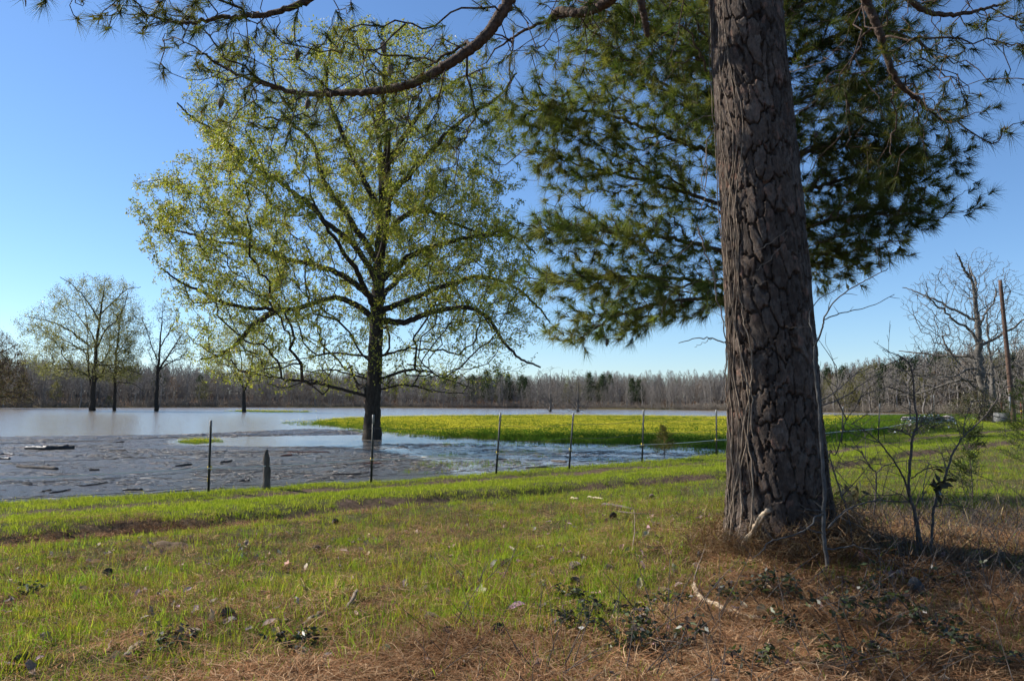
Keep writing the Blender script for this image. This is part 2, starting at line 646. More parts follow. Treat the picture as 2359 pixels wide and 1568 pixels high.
def terr(x, y):
    x, y = np.asarray(x, float), np.asarray(y, float)
    z = terr0(x, y)
    near = smooth(45, 20, np.hypot(x, y))
    d0, d1 = rutd(x, y)
    w = 0.32 * (0.8 + 0.5 * vnoise(x, y, 1.3, 3))
    z = z - near * (0.12 * np.exp(-(d0 / w) ** 2) * (0.5 + vnoise(x, y, 1.7, 2)) + 0.05 * np.exp(-(d1 / w) ** 2) * (0.3 + vnoise(x, y, 1.5, 4)))
    s0 = line_d(x, y, RUTS[0])
    z = z + near * 0.075 * smooth(.12, .42, s0 + .3 * (vnoise(x, y, .5, 19) - .5)) * smooth(2.2, .9, s0)        # grassy crest between the wheel tracks
    z = z + near * (litter_at(x, y) * .8 + .2) * (fbm(x, y, .42, 201) - .5) * .13
    z = z + near * ((fbm(x, y, 0.7, 11) - .5) * 0.07 + (vnoise(x, y, 0.16, 12) - .5) * 0.02)
    return z

def axis(a, b, step, lo, hi, g=1.16):
    m = list(np.arange(a, b, step))
    s = step
    while m[-1] < hi:
        s *= g
        m.append(m[-1] + s)
    s = step
    while m[0] > lo:
        s *= g
        m.insert(0, m[0] - s)
    return np.array(m)

def sheet(xs, ys, zf):
    X, Y = np.meshgrid(xs, ys)
    Z = zf(X.ravel(), Y.ravel())
    n, m = len(xs), len(ys)
    i = (np.arange(m - 1)[:, None] * n + np.arange(n - 1)[None]).ravel()
    return np.c_[X.ravel(), Y.ravel(), Z], np.stack([i, i + 1, i + n + 1, i + n], 1)

xs = axis(-13, 17, 0.13, -900, 900)
ys = axis(2.5, 27, 0.13, -500, 1100)
GV, GF = sheet(xs, ys, terr)

def rut_at(x, y):
    d0, d1 = rutd(x, y)
    n = fbm(x, y, 0.8, 41)
    a = smooth(0.46, 0.20, d0 + (n - .5) * .7)
    b = smooth(0.48, 0.20, d1 + (n - .5) * .6)
    return np.maximum(a, b)

lit = np.maximum(litter_at(GV[:, 0], GV[:, 1]), smooth(-4, 2, shore(GV[:, 0], GV[:, 1])) * (GV[:, 1] > 30))
rtm = rut_at(GV[:, 0], GV[:, 1])
m, nt, out = nodes('ground')
p = N(nt, 'ShaderNodeBsdfPrincipled')
p.inputs['Roughness'].default_value = 0.95
p.inputs['Specular IOR Level'].default_value = 0.1
tc = N(nt, 'ShaderNodeTexCoord').outputs['Object']
n1, n2, n3 = noise(nt, 1.3, 5, .6, tc), noise(nt, 14, 6, .65, tc), noise(nt, 60, 4, .7, tc)
grass = ramp(nt, n2, [(0.3, (0.04, 0.045, 0.014)), (0.7, (0.11, 0.10, 0.035))])
straw = ramp(nt, n3, [(0.3, (0.035, 0.020, 0.012)), (0.55, (0.085, 0.048, 0.026)), (0.75, (0.16, 0.10, 0.055))])
dirt = ramp(nt, n2, [(0.3, (0.06, 0.038, 0.026)), (0.7, (0.17, 0.115, 0.08))])
fl = N(nt, 'ShaderNodeAttribute', attribute_name='litter').outputs['Fac']
fr = N(nt, 'ShaderNodeAttribute', attribute_name='rut').outputs['Fac']
c = mixc(nt, fl, grass, straw)
c = mixc(nt, fr, c, dirt)
nt.links.new(c, p.inputs['Base Color'])
b = N(nt, 'ShaderNodeBump')
b.inputs['Strength'].default_value, b.inputs['Distance'].default_value = 0.8, 0.03
nt.links.new(n3, b.inputs['Height'])
nt.links.new(b.outputs[0], p.inputs['Normal'])
nt.links.new(p.outputs[0], out.inputs[0])
mb = MB().add(GV, GF)
ground = put('ground', mb.mesh('ground', True, attrs={'litter': lit, 'rut': rtm}), 'ground')
tag(ground, 'sloping grassy bank and flood plain with pine straw in front', 'ground', kind='structure')

# ------------------------------------------------------------------ flood water
POND = _wp([(395, 1020), (430, 1009), (560, 1006), (700, 1004), (830, 1004), (890, 1012), (880, 1022), (760, 1024), (640, 1026), (480, 1027)])
DEB1 = _wp([(-600, 1016), (0, 1005.5), (300, 1002), (420, 1000), (600, 992), (720, 987), (850, 992), (880, 1001), (700, 1003), (560, 1005), (390, 1012), (390, 1024), (640, 1029), (780, 1027), (900, 1040), (1010, 1068), (1090, 1110), (1000, 1160), (0, 1240), (-600, 1330)])
DEB2 = _wp([(850, 1026), (950, 1018), (1250, 1028), (1690, 1046), (1700, 1075), (1080, 1130), (980, 1070), (900, 1042)])
xs2 = axis(-32, 14, 0.4, -1200, 1200)
ys2 = axis(9, 60, 0.4, -6, 1300)
WV, WF = sheet(xs2, ys2, lambda x, y: np.full(x.shape, WATER))
deb = np.maximum(smooth(-0.8, 1.2, poly_sd(WV[:, 0], WV[:, 1], DEB1)), 0.42 * smooth(-1, 1.5, poly_sd(WV[:, 0], WV[:, 1], DEB2)))
m, nt, out = nodes('flood_water')
tc = N(nt, 'ShaderNodeTexCoord').outputs['Object']
mp = N(nt, 'ShaderNodeMapping')
mp.inputs['Scale'].default_value = (0.7, 1.6, 1)
nt.links.new(tc, mp.inputs[0])
ripple = noise(nt, 2.4, 3, .5, mp.outputs[0])
swell = noise(nt, 0.05, 2, .5, mp.outputs[0])
p = N(nt, 'ShaderNodeBsdfPrincipled')
p.inputs['Base Color'].default_value = (0.21, 0.185, 0.155, 1)
p.inputs['Roughness'].default_value = 0.2
p.inputs['IOR'].default_value = 1.33
b = N(nt, 'ShaderNodeBump')
b.inputs['Distance'].default_value = 0.03
b.inputs['Strength'].default_value = 0.3
nt.links.new(ripple, b.inputs['Height'])
nt.links.new(b.outputs[0], p.inputs['Normal'])
q = N(nt, 'ShaderNodeBsdfPrincipled')
mp2 = N(nt, 'ShaderNodeMapping')
mp2.inputs['Scale'].default_value = (1.0, 2.2, 1)
nt.links.new(tc, mp2.inputs[0])
g1, g2 = noise(nt, 34, 8, .8, mp2.outputs[0]), noise(nt, 2.2, 6, .65, mp2.outputs[0])
nt.links.new(ramp(nt, g1, [(0.38, (0.010, 0.008, 0.007)), (0.55, (0.036, 0.027, 0.023)), (0.66, (0.12, 0.09, 0.072))]), q.inputs['Base Color'])
q.inputs['Roughness'].default_value = 0.33
q.inputs['Specular IOR Level'].default_value = 0.34
b2 = N(nt, 'ShaderNodeBump')
b2.inputs['Distance'].default_value, b2.inputs['Strength'].default_value = 0.04, 1.0
nt.links.new(noise(nt, 70, 4, .7, mp2.outputs[0]), b2.inputs['Height'])
nt.links.new(b2.outputs[0], q.inputs['Normal'])
da = N(nt, 'ShaderNodeAttribute', attribute_name='debris').outputs['Fac']
sm = N(nt, 'ShaderNodeMath', operation='ADD')
nt.links.new(da, sm.inputs[0])
nt.links.new(g2, sm.inputs[1])
fac = ramp(nt, sm.outputs[0], [(0.86, (0, 0, 0)), (0.97, (1, 1, 1))])
mx = N(nt, 'ShaderNodeMixShader')
nt.links.new(fac, mx.inputs[0])
nt.links.new(p.outputs[0], mx.inputs[1])
nt.links.new(q.outputs[0], mx.inputs[2])
nt.links.new(mx.outputs[0], out.inputs[0])
mb = MB().add(WV, WF)
water = put('water', mb.mesh('water', True, attrs={'debris': deb}), 'flood_water')
tag(water, 'muddy flood water spread over the field with floating mat of debris', 'water', kind='structure')

# ------------------------------------------------------------------ shared materials
mat_leaf('grass_blade', 0.5, 0.45, tint=True, matt=True)
mat_leaf('straw', 0.15, 0.7, tint=True, matt=True)
mat_leaf('oak_leaf', 0.6, 0.45, tcol=(1, 1, .7))
mat_leaf('pine_needle', 0.45, 0.5, tcol=(1, 1, .5), spec=.15)
mat_leaf('small_leaf', 0.3, 0.4)
mat_leaf('meadow_plant', 0.4, 0.5, tint=True, matt=True)
mat_solid('oak_bark', (0.025, 0.020, 0.016), (0.07, 0.058, 0.048), 9, .95, .8, 30, stretch=(1, 1, .35), spec=.15)
mat_solid('bare_bark', (0.075, 0.065, 0.055), (0.20, 0.18, 0.155), 7, .9, .5, 30, spec=.2)
mat_solid('pine_bark', (0.55, 0.55, 0.55), (1.25, 1.2, 1.15), 60, .8, 1.0, 160, attr=True, spec=.25, stretch=(1, 1, .5))
mat_solid('pine_limb_bark', (0.04, 0.027, 0.02), (0.14, 0.095, 0.07), 30, .9, .8, 60, spec=.2)
mat_solid('twig', (0.045, 0.036, 0.03), (0.12, 0.10, 0.085), 20, .85, .3, 60, spec=.25)
mat_solid('grey_twig', (0.045, 0.042, 0.038), (0.13, 0.122, 0.11), 20, .8, .3, 60, spec=.25)
mat_solid('vine_wood', (0.11, 0.08, 0.055), (0.32, 0.24, 0.165), 22, .8, .4, 70)
mat_solid('forest_twig', (0.13, 0.115, 0.10), (0.23, 0.205, 0.18), 1.5, .95, attr=True, spec=.1)
mat_solid('dead_wood', (0.05, 0.04, 0.032), (0.16, 0.125, 0.10), 12, .8, .7, 50, spec=.3, stretch=(.4, 1, 1))
mat_solid('wet_wood', (0.012, 0.010, 0.009), (0.05, 0.04, 0.034), 12, .45, .7, 50, spec=.5)
mat_solid('pale_wood', (0.34, 0.24, 0.15), (0.62, 0.49, 0.33), 14, .75, .5, 60)
mat_solid('steel_green', (0.012, 0.016, 0.013), (0.035, 0.04, 0.033), 18, .55, .1, 60, spec=.4)
mat_solid('steel_pale', (0.20, 0.20, 0.19), (0.42, 0.42, 0.40), 18, .5, .1, 60)
mat_solid('wire_steel', (0.05, 0.045, 0.04), (0.12, 0.11, 0.10), 30, .5, spec=.5, metallic=.6)
mat_solid('tape', (0.62, 0.60, 0.55), (0.80, 0.78, 0.74), 30, .6)
mat_solid('insulator', (0.78, 0.50, 0.01), (0.85, 0.60, 0.02), 30, .4)
mat_solid('weathered_post', (0.05, 0.042, 0.034), (0.17, 0.14, 0.115), 16, .9, .9, 40, stretch=(1, 1, .2))
mat_solid('pole_wood', (0.085, 0.05, 0.036), (0.17, 0.105, 0.075), 14, .85, .5, 40, stretch=(1, 1, .15))
mat_solid('rust', (0.10, 0.035, 0.025), (0.24, 0.09, 0.06), 12, .8, .3, 60)
mat_solid('grey_metal', (0.17, 0.18, 0.19), (0.33, 0.34, 0.35), 4, .45, .1, 40)
mat_solid('concrete', (0.10, 0.10, 0.10), (0.20, 0.20, 0.19), 6, .9, .4, 60)
mat_solid('pale_stone', (0.24, 0.21, 0.175), (0.40, 0.36, 0.31), 6, .9, .5, 40)
mat_solid('cone_scale', (0.07, 0.055, 0.045), (0.22, 0.18, 0.15), 40, .85, .2, 90)
mat_solid('petal', (0.80, 0.80, 0.78), (0.86, 0.86, 0.85), 30, .6)
mat_solid('debris_bits', (0.55, 0.55, 0.55), (1.2, 1.2, 1.2), 6, .5, .4, 50, attr=True, spec=.5)
mat_solid('dead_leaf', (0.6, 0.6, 0.6), (1.1, 1.1, 1.1), 20, .7, .2, 60, attr=True)
mat_solid('grey_stone', (0.035, 0.035, 0.034), (0.09, 0.088, 0.083), 20, .9, .5, 60)
# ------------------------------------------------------------------ the great pine in front
def px_path(L, D):
    L = np.array(L, float)
    D = np.broadcast_to(np.asarray(D, float), (len(L),)) if np.ndim(D) == 0 else np.interp(np.linspace(0, 1, len(L)), np.linspace(0, 1, len(D)), D)
    return at(L[:, 0], L[:, 1], D)

PD = 6.4
prof = np.array([(0, 1717, 165), (200, 1731, 174), (400, 1748, 183), (600, 1763, 190), (800, 1777, 196), (1000, 1786, 208), (1100, 1791, 221), (1180, 1795, 236), (1240, 1798, 258), (1300, 1800, 282), (1380, 1801, 300)], float)
ctr = at(prof[:, 1], prof[:, 0], PD)
pz, pxx, prad = ctr[::-1, 2], ctr[::-1, 0], (prof[:, 2] / 2 * PD / FPX)[::-1]
slope = (pxx[-1] - pxx[-4]) / (pz[-1] - pz[-4])
pz = np.r_[pz, 8, 11, 14, 17]
pxx = np.r_[pxx, pxx[-1] + slope * (np.array([8, 11, 14, 17]) - pz[-5])]
prad = np.r_[prad, 0.26, 0.22, 0.17, 0.08]
pine_x = lambda z: np.interp(z, pz, pxx)
pine_r = lambda z: np.interp(z, pz, prad)
zrow = np.r_[np.arange(0.2, 5.3, 0.0105), np.arange(5.3, 17, 0.09)]
NT = 330
TH, ZZ = np.meshgrid(np.arange(NT) * 2 * np.pi / NT, zrow)

def plates(th, z, cw, chh, seed, twist=0.0):
    """bark plates: distance to the plate's edge and a number for each plate, seamless round the trunk"""
    n = max(3, int(round(2 * np.pi * 0.40 / cw)))
    u = (th / (2 * np.pi)) * n + 0.35 * np.sin(z * 3 + 2 * np.sin(th)) + 0.6 * (fbm(z * 0 + np.cos(th) * 3, z + np.sin(th) * 3, 0.5, seed) - .5)
    v = z / chh
    iu, iv = np.floor(u), np.floor(v)
    f1, f2, idd = np.full(u.shape, 9.), np.full(u.shape, 9.), np.zeros(u.shape)
    for a in (-1, 0, 1):
        for b in (-1, 0, 1):
            cu, cv = iu + a, iv + b
            hu, hv = _hash(np.mod(cu, n), cv, seed), _hash(np.mod(cu, n), cv, seed + 7)
            d = np.hypot((cu + .1 + .8 * hu - u), (cv + .1 + .8 * hv - v))
            h = _hash(np.mod(cu, n), cv, seed + 13)
            c = d < f1
            f2 = np.where(c, f1, np.minimum(f2, d))
            idd = np.where(c, h, idd)
            f1 = np.where(c, d, f1)
    return f2 - f1, idd, f1
su, sv = np.cos(TH) * .40, np.sin(TH) * .40
wob_ = lambda s, k: fbm(su + 3 * sv + 7, ZZ * .55 + su - sv, s, k, 3) - .5
e1, i1, _f = plates(TH + .30 * wob_(.12, 3) + .10 * wob_(.03, 5), ZZ + .16 * wob_(.10, 8), 0.095, 0.27, 3)
eb, ib, _fb = plates(TH + .35 * wob_(.15, 33) + .10 * wob_(.03, 35), ZZ + .16 * wob_(.10, 38), 0.13, 0.17, 43)
pick_ = smooth(-.06, .06, wob_(.6, 47) + .02)
e1, i1 = np.where(pick_ > .5, e1, eb), np.where(pick_ > .5, i1, ib)
e2, i2, _f2 = plates(TH + .25 * wob_(.08, 13), ZZ + .06 * wob_(.05, 18), 0.04, 0.055, 29)
edge = smooth(0.015, 0.085, e1)
flake = np.floor(5.0 * fbm(su * 6 + sv * 9, ZZ * 3 + su * 5, .6, 61, 3)) / 5.0       # bark scales lying one over another
disp = edge * (0.020 + 0.012 * i1 + 0.016 * flake + 0.002 * smooth(0.0, 0.06, e2) + 0.004 * wob_(.03, 71))
rr = np.interp(ZZ, pz, prad)
fl = np.clip((0.95 - ZZ) / 0.6, 0, 1) ** 2
but = 1 + fl * (0.07 * np.cos(5 * TH + .6) + 0.05 * np.cos(3 * TH + 2))
R_ = rr * but - 0.032 + disp
X = np.interp(ZZ, pz, pxx) + R_ * np.cos(TH)
Y = PD + R_ * np.sin(TH)
ZV = ZZ + (edge - .5) * 0.0 + 0.004 * (i1 - .5)
pc = np.empty(TH.shape + (3,))
g = (0.30 + 0.30 * i1 + 0.25 * (i2 - .5)) * (.75 + .5 * fbm(su * 2 + 4, ZZ, .9, 83, 2))
for k, (a, b_) in enumerate(((0.215, 0.225), (0.142, 0.180), (0.100, 0.148))):
    pc[..., k] = (a * (1 - i2) + b_ * i2) * g
redp = smooth(.80, .90, _hash(np.floor(i1 * 997), np.floor(i2 * 991), 5) * .5 + .5 * i2)[..., None] * .75
pc = pc * (1 - redp) + redp * np.array([.23, .125, .085]) * (.7 + .5 * i1[..., None])
rows, cols_ = TH.shape
i = (np.arange(rows - 1)[:, None] * cols_)
j, j2 = np.arange(cols_)[None], (np.arange(cols_)[None] + 1) % cols_
PF = np.stack([i + j, i + j2, i + cols_ + j2, i + cols_ + j], -1).reshape(-1, 4)
base = np.array([pine_x(0.5), PD, float(terr(np.array([2.2]), np.array([PD]))[0])])
pine = thing('pine_tree', 'massive old pine with deeply plated bark and drooping needled limbs in the foreground', 'tree', base)
mb = MB().add(np.stack([X, Y, ZV], -1).reshape(-1, 3), PF, pc.reshape(-1, 3))
part('trunk', mb, 'pine_bark', pine, smooth_shade=False)

NEEDLE = np.array([(0.045, 0.065, 0.018), (0.075, 0.10, 0.024), (0.11, 0.13, 0.030), (0.12, 0.12, 0.035)])
def tufts(mb, tips, dirs, rg, n=55, L=0.19, w=0.0045, cone=1.0, back=0.10, tone=1.0):
    """sprays of long needles at the twig ends"""
    T = len(tips)
    dirs = dirs / (np.linalg.norm(dirs, axis=1)[:, None] + 1e-9)
    C = np.repeat(tips, n, 0)
    D = np.repeat(dirs, n, 0)
    tt = rg.uniform(0, 1, len(C))
    C = C - D * (tt * back)[:, None]
    r = rg.standard_normal(C.shape)
    r -= D * (r * D).sum(1)[:, None]
    r /= np.linalg.norm(r, axis=1)[:, None] + 1e-9
    ang = rg.uniform(0.15, 1.25, len(C)) * cone
    d = D * np.cos(ang)[:, None] + r * np.sin(ang)[:, None]
    d[:, 2] -= 0.12
    Ln = (np.repeat(rg.uniform(.75, 1.15, T), n) * rg.uniform(.7, 1.1, len(C)) * L)[:, None]
    s = np.cross(d, rg.standard_normal(d.shape))
    s /= np.linalg.norm(s, axis=1)[:, None] + 1e-9
    tip = C + d * Ln
    tip[:, 2] -= 0.10 * Ln[:, 0]
    V = np.stack([C - s * w * .5, C + s * w * .5, tip], 1)
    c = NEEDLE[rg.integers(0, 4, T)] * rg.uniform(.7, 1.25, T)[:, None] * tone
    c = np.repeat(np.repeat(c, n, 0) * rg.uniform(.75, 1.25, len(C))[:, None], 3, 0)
    mb.add(V.reshape(-1, 3), np.arange(len(C) * 3).reshape(-1, 3), c)
    B = np.repeat(tips, 4, 0)                                   # tan buds at the twig tips
    e = np.repeat(dirs, 4, 0) + rg.normal(0, .7, B.shape)
    e /= np.linalg.norm(e, axis=1)[:, None]
    s = np.cross(e, rg.standard_normal(e.shape))
    s /= np.linalg.norm(s, axis=1)[:, None] + 1e-9
    V = np.stack([B - s * .007, B + s * .007, B + e * .045], 1)
    mb.add(V.reshape(-1, 3), np.arange(len(B) * 3).reshape(-1, 3), (.20, .12, .035))

def cones_on(mb, P, rg):
    for q in P:
        t = np.array([0, .25, .6, 1.0])
        tube(mb, q + np.array([0, 0, -.10]) * t[:, None] + rg.normal(0, .01, 3) * t[:, None], [.012, .03, .026, .006], 6)

def limb(root, pts, r0, r1, targets, rg, bf=0.4, tip=0.004, name='limb', nt=60, L=0.19, w=0.0045, foliage=True, pick=1.0, tone=1.0, sides=(4, 6, 9), cone=1.0, back=.1, mid=.4, big=1.0, cones=0):
    """one limb of a pine: traced wood, grown twigs, needle tufts"""
    S = spline(pts, 5)
    P, par, R, sid = grow([(S, -1, 0)], targets, bf, 2.3, tip)
    ns = len(S)
    taper = r0 + (r1 - r0) * np.linspace(0, 1, ns)
    R[:ns] = np.maximum(R[:ns], taper)
    mb = MB()
    wood(mb, P, R, chains(P, par, R), rg, sides=sides, thr=(0.008, 0.03), sub=3, wig=0.17)
    lo = part(name, mb, 'pine_limb_bark', root)
    if foliage:
        kids = np.bincount(par[par >= 0], minlength=len(P))
        ends = np.where((kids == 0) | ((np.arange(len(P)) >= ns) & (rg.random(len(P)) < mid)))[0]
        ends = ends[rg.random(len(ends)) < pick]
        d = P[ends] - P[np.maximum(par[ends], 0)]
        d = d / (np.linalg.norm(d, axis=1)[:, None] + 1e-9) + np.array([0, 0, .35])
        mf = MB()
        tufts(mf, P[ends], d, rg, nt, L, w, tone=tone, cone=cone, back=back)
        part('needles', mf, 'pine_needle', lo, smooth_shade=False, kind='stuff')
    for q in range(cones):                                        # hanging cones
        j = rg.integers(ns, len(P)) if len(P) > ns else 0
        mc = MB()
        cones_on(mc, [P[j]], rg)
        part('cone', mc, 'cone_scale', lo)
    return lo

def around(pts, n, sig, rg, lo=0.25, hi=1.0, pw=1.0, up=0.0):
    """targets round the outer part of a limb"""
    S = spline(pts, 8)
    t = lo + (hi - lo) * rg.random(n) ** pw
    q = S[np.clip((t * (len(S) - 1)).astype(int), 0, len(S) - 1)]
    s = np.asarray(sig) * (0.55 + 0.6 * (1 - np.abs(t - .55)))[:, None]
    q = q + rg.standard_normal((n, 3)) * s
    q[:, 2] += up
    return q

rg = np.random.default_rng(11)
lz = lambda z, a=0.0: np.array([pine_x(z) + a, PD, z])
# the long limb that sweeps down to the left
big = px_path([(1420, -330), (1290, -150), (1175, 0), (1120, 80), (1045, 140), (960, 188), (880, 208), (790, 214), (700, 216), (620, 196), (540, 168), (465, 122)], [6.5, 6.9, 7.6])
big = np.vstack([lz(6.3, -.1)[None], big])
tg = around(big, 190, (.34, .42, .26), rg, .42, 1.0, .8)
# drooping side twigs
droop = np.vstack([px_path([(1066, 150), (1075, 230), (1072, 290), (1060, 350), (1045, 400)], 7.0), px_path([(880, 210), (905, 260), (925, 300)], 7.1), px_path([(700, 216), (660, 260), (600, 300)], 7.4), px_path([(960, 180), (900, 150), (840, 130), (780, 120)], 7.2)])
droop = np.vstack([droop + rg.normal(0, .08, droop.shape) for _ in range(3)])
limb(pine, big, 0.070, 0.010, np.vstack([tg, droop]), rg, nt=46, w=.005, cones=6)
# crown twig group upper left of the frame
up1 = np.vstack([lz(6.9, -.1)[None], px_path([(1200, -330), (900, -130), (760, -30), (640, 28), (520, 40), (420, 52), (320, 30)], [6.4, 6.6, 6.9])])
limb(pine, up1, 0.05, 0.008, around(up1, 105, (.26, .35, .17), rg, .55, 1.0, .8, up=.05), rg, nt=46, w=.005)
up2 = np.vstack([lz(7.4, -.1)[None], px_path([(900, -420), (500, -220), (250, -90), (60, -25)], [6.2, 6.1, 6.0])])
limb(pine, up2, 0.05, 0.008, around(up2, 70, (.26, .3, .13), rg, .6, 1.0, .8, up=-.02), rg, nt=46, w=.005)
# limbs crossing the top between oak and trunk
up3 = np.vstack([lz(6.0, -.2)[None], px_path([(1560, -160), (1440, -40), (1395, 8), (1330, 30), (1290, 24), (1270, 42)], [6.5, 7.2])])
limb(pine, up3, 0.065, 0.03, around(up3, 12, (.2, .3, .2), rg, .3, .9), rg, foliage=False)
up4 = np.vstack([lz(6.2, -.15)[None], px_path([(1600, -170), (1420, -60), (1340, 20), (1230, 60), (1160, 100)], [6.7, 7.6])])
limb(pine, up4, 0.04, 0.01, around(up4, 110, (.35, .5, .26), rg, .4, 1.0), rg, nt=46, w=.005)
stub = np.vstack([lz(5.6, -.2)[None], px_path([(1530, -150), (1478, -30), (1485, 40), (1492, 82)], [6.3, 6.6])])
limb(pine, stub, 0.05, 0.022, stub[-1:] + .02, rg, foliage=False)
# limbs to the right of the trunk, nearer than the tree behind
rt1 = np.vstack([lz(6.4, .1)[None], px_path([(1930, -150), (1995, 0), (2030, 85), (2062, 180), (2120, 235), (2180, 285)], [6.8, 7.2])])
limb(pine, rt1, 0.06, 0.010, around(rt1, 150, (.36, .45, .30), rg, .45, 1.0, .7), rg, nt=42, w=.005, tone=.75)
rt2 = np.vstack([lz(6.8, .1)[None], px_path([(1960, -300), (2060, -60), (2130, 25), (2230, 30), (2320, 5)], [6.9, 7.3])])
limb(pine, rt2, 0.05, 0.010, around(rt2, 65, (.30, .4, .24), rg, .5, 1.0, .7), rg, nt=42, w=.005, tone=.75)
# high crown out of the frame: it only throws shade
for k in range(14):
    a, z = k * 2.4 + .3, 8.0 + k * 0.6
    L = 3.6 * (1 - k / 17)
    s = np.array([lz(z), lz(z) + L * .5 * np.array([math.cos(a), math.sin(a), .15]), lz(z) + L * np.array([math.cos(a), math.sin(a), .2])])
    limb(pine, s, 0.05, 0.012, around(s, 60, (.5, .5, .25), rg, .35, 1.0), rg, nt=24, w=.012)

# ------------------------------------------------------------------ second pine, its trunk hidden behind the first
p2 = on_z(1768, 1092, 0.38)
D2 = 12.0
b2p = np.array([(1768 - W / 2) / FPX * D2, D2, 0])
b2p[2] = float(terr(b2p[:1], b2p[1:2])[0])
pine2 = thing('pine_tree', 'smaller dense green pine standing behind the massive foreground trunk', 'tree', b2p)
zt = np.linspace(b2p[2] - .1, 13.5, 40)
t2 = np.c_[np.full(40, b2p[0]), np.full(40, b2p[1]), zt]
mb = MB()
tube(mb, t2, np.interp(zt, [0, 1, 5, 13.5], [.24, .20, .16, .04]), 14)
part('trunk', mb, 'pine_limb_bark', pine2)
rg = np.random.default_rng(23)
L2 = [
    ([(1745, 725), (1670, 690), (1590, 690), (1500, 702), (1420, 730), (1340, 775)], -.6, 210),
    ([(1745, 690), (1670, 662), (1600, 645), (1500, 640), (1400, 640), (1300, 648), (1215, 640)], .4, 230),
    ([(1745, 610), (1660, 578), (1560, 552), (1450, 540), (1330, 530), (1225, 520)], -.8, 260),
    ([(1745, 520), (1660, 472), (1560, 440), (1440, 405), (1320, 375), (1205, 345)], .5, 280),
    ([(1740, 430), (1650, 360), (1520, 310), (1400, 265), (1290, 250), (1230, 250)], -1.0, 300),
    ([(1740, 330), (1640, 260), (1540, 200), (1440, 150), (1330, 110)], .8, 300),
    ([(1735, 220), (1640, 150), (1540, 80), (1440, 40), (1340, 10)], -.5, 280),
    ([(1735, 120), (1640, 40), (1560, -20), (1450, -60)], .6, 200),
    ([(1780, 640), (1850, 590), (1905, 585), (1960, 600), (1990, 560)], .3, 170),
    ([(1780, 560), (1870, 520), (1960, 500), (2040, 490), (2105, 500)], -.4, 230),
    ([(1780, 480), (1880, 430), (1980, 405), (2070, 395), (2140, 420)], .6, 260),
    ([(1775, 400), (1880, 340), (1970, 310), (2040, 320), (2080, 350)], -.6, 230),
    ([(1770, 280), (1870, 220), (1960, 200), (2030, 220)], .7, 230),
    ([(1765, 180), (1870, 110), (1960, 70), (2020, 80)], -.6, 230),
    ([(1760, 60), (1870, 0), (1960, -40)], .4, 180)]
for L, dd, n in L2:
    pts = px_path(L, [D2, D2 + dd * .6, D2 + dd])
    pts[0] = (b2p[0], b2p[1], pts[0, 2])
    limb(pine2, pts, 0.040, 0.008, around(pts, int(n * 1.25), (.40, .55, .15), rg, .18, 1.0, .8), rg, bf=.45, nt=58, L=.23, w=.0068, tone=1.75 if dd is not None and L[-1][0] < 1700 else 1.05, mid=.9, cones=2)  # sunlight put into the needle colour: left limbs lighter, right ones darker
for k in range(18):            # limbs towards and away from the viewer, and the top
    a = (1.57 if k % 2 else -1.57) + rg.uniform(-.75, .75)
    z = 5.6 + k * 0.36
    L = 3.0 * (1 - max(0, z - 6) / 9)
    o = np.array([b2p[0], b2p[1], z])
    s = np.array([o, o + L * .5 * np.array([math.cos(a), math.sin(a), .25]), o + L * np.array([math.cos(a), math.sin(a), .3])])
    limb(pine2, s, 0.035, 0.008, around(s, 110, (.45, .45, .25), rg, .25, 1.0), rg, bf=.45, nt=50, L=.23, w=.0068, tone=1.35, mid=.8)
# ------------------------------------------------------------------ the oak in the flood
def crown_points(rows, D, n, rg, gap=0.42, gs=1.6, seed=5, depth=1.0, pw=0.42):
    """points in a crown whose outline is given row by row (pixel y, left, right), round in plan"""
    rows = np.array(rows, float)
    w = np.interp(np.linspace(rows[0, 0], rows[-1, 0], 400), rows[:, 0], rows[:, 2] - rows[:, 1])
    yy = np.linspace(rows[0, 0], rows[-1, 0], 400)
    pr = w ** 1.6
    out = []
    got = 0
    while got < n:
        y = rg.choice(yy, 4 * n, p=pr / pr.sum()) + rg.uniform(-2, 2, 4 * n)
        l, r = np.interp(y, rows[:, 0], rows[:, 1]), np.interp(y, rows[:, 0], rows[:, 2])
        hw = (r - l) / 2
        rad = hw * rg.random(4 * n) ** pw
        a = rg.uniform(0, 2 * np.pi, 4 * n)
        P = at((l + r) / 2 + rad * np.cos(a), y, D)
        P[:, 1] += rad * np.sin(a) * D / FPX * depth
        k = fbm(P[:, 0] + P[:, 2] * .7 + seed, P[:, 1] - P[:, 2] * .6, gs, seed, 2)
        P = P[k > gap]
        out.append(P)
        got += len(P)
    return np.vstack(out)[:n]

def seeds_from(limbs, D, rg, sub=4):
    """limbs: list of (pixel path, depth run at the end in metres, parent index); first one is the trunk"""
    out, paths = [], []
    for k, (L, dd, pi) in enumerate(limbs):
        L = np.array(L, float)
        s = np.linspace(0, 1, len(L))
        P = at(L[:, 0], L[:, 1], D)
        P[:, 1] += dd * s ** 1.2
        P = spline(P, sub)
        if pi < 0:
            out.append((P, -1, 0))
        else:
            q = out[pi][0]
            j = int(np.argmin(np.linalg.norm(q - P[0], axis=1)))
            n = min(4, len(P))
            f = np.linspace(1, 0, n, endpoint=False)[:, None]       # run the limb out of its parent's wood
            P[:n] += (q[j] - P[0]) * f
            P = P[1:]
            out.append((P, pi, j))
        paths.append(out[-1][0])
    return out

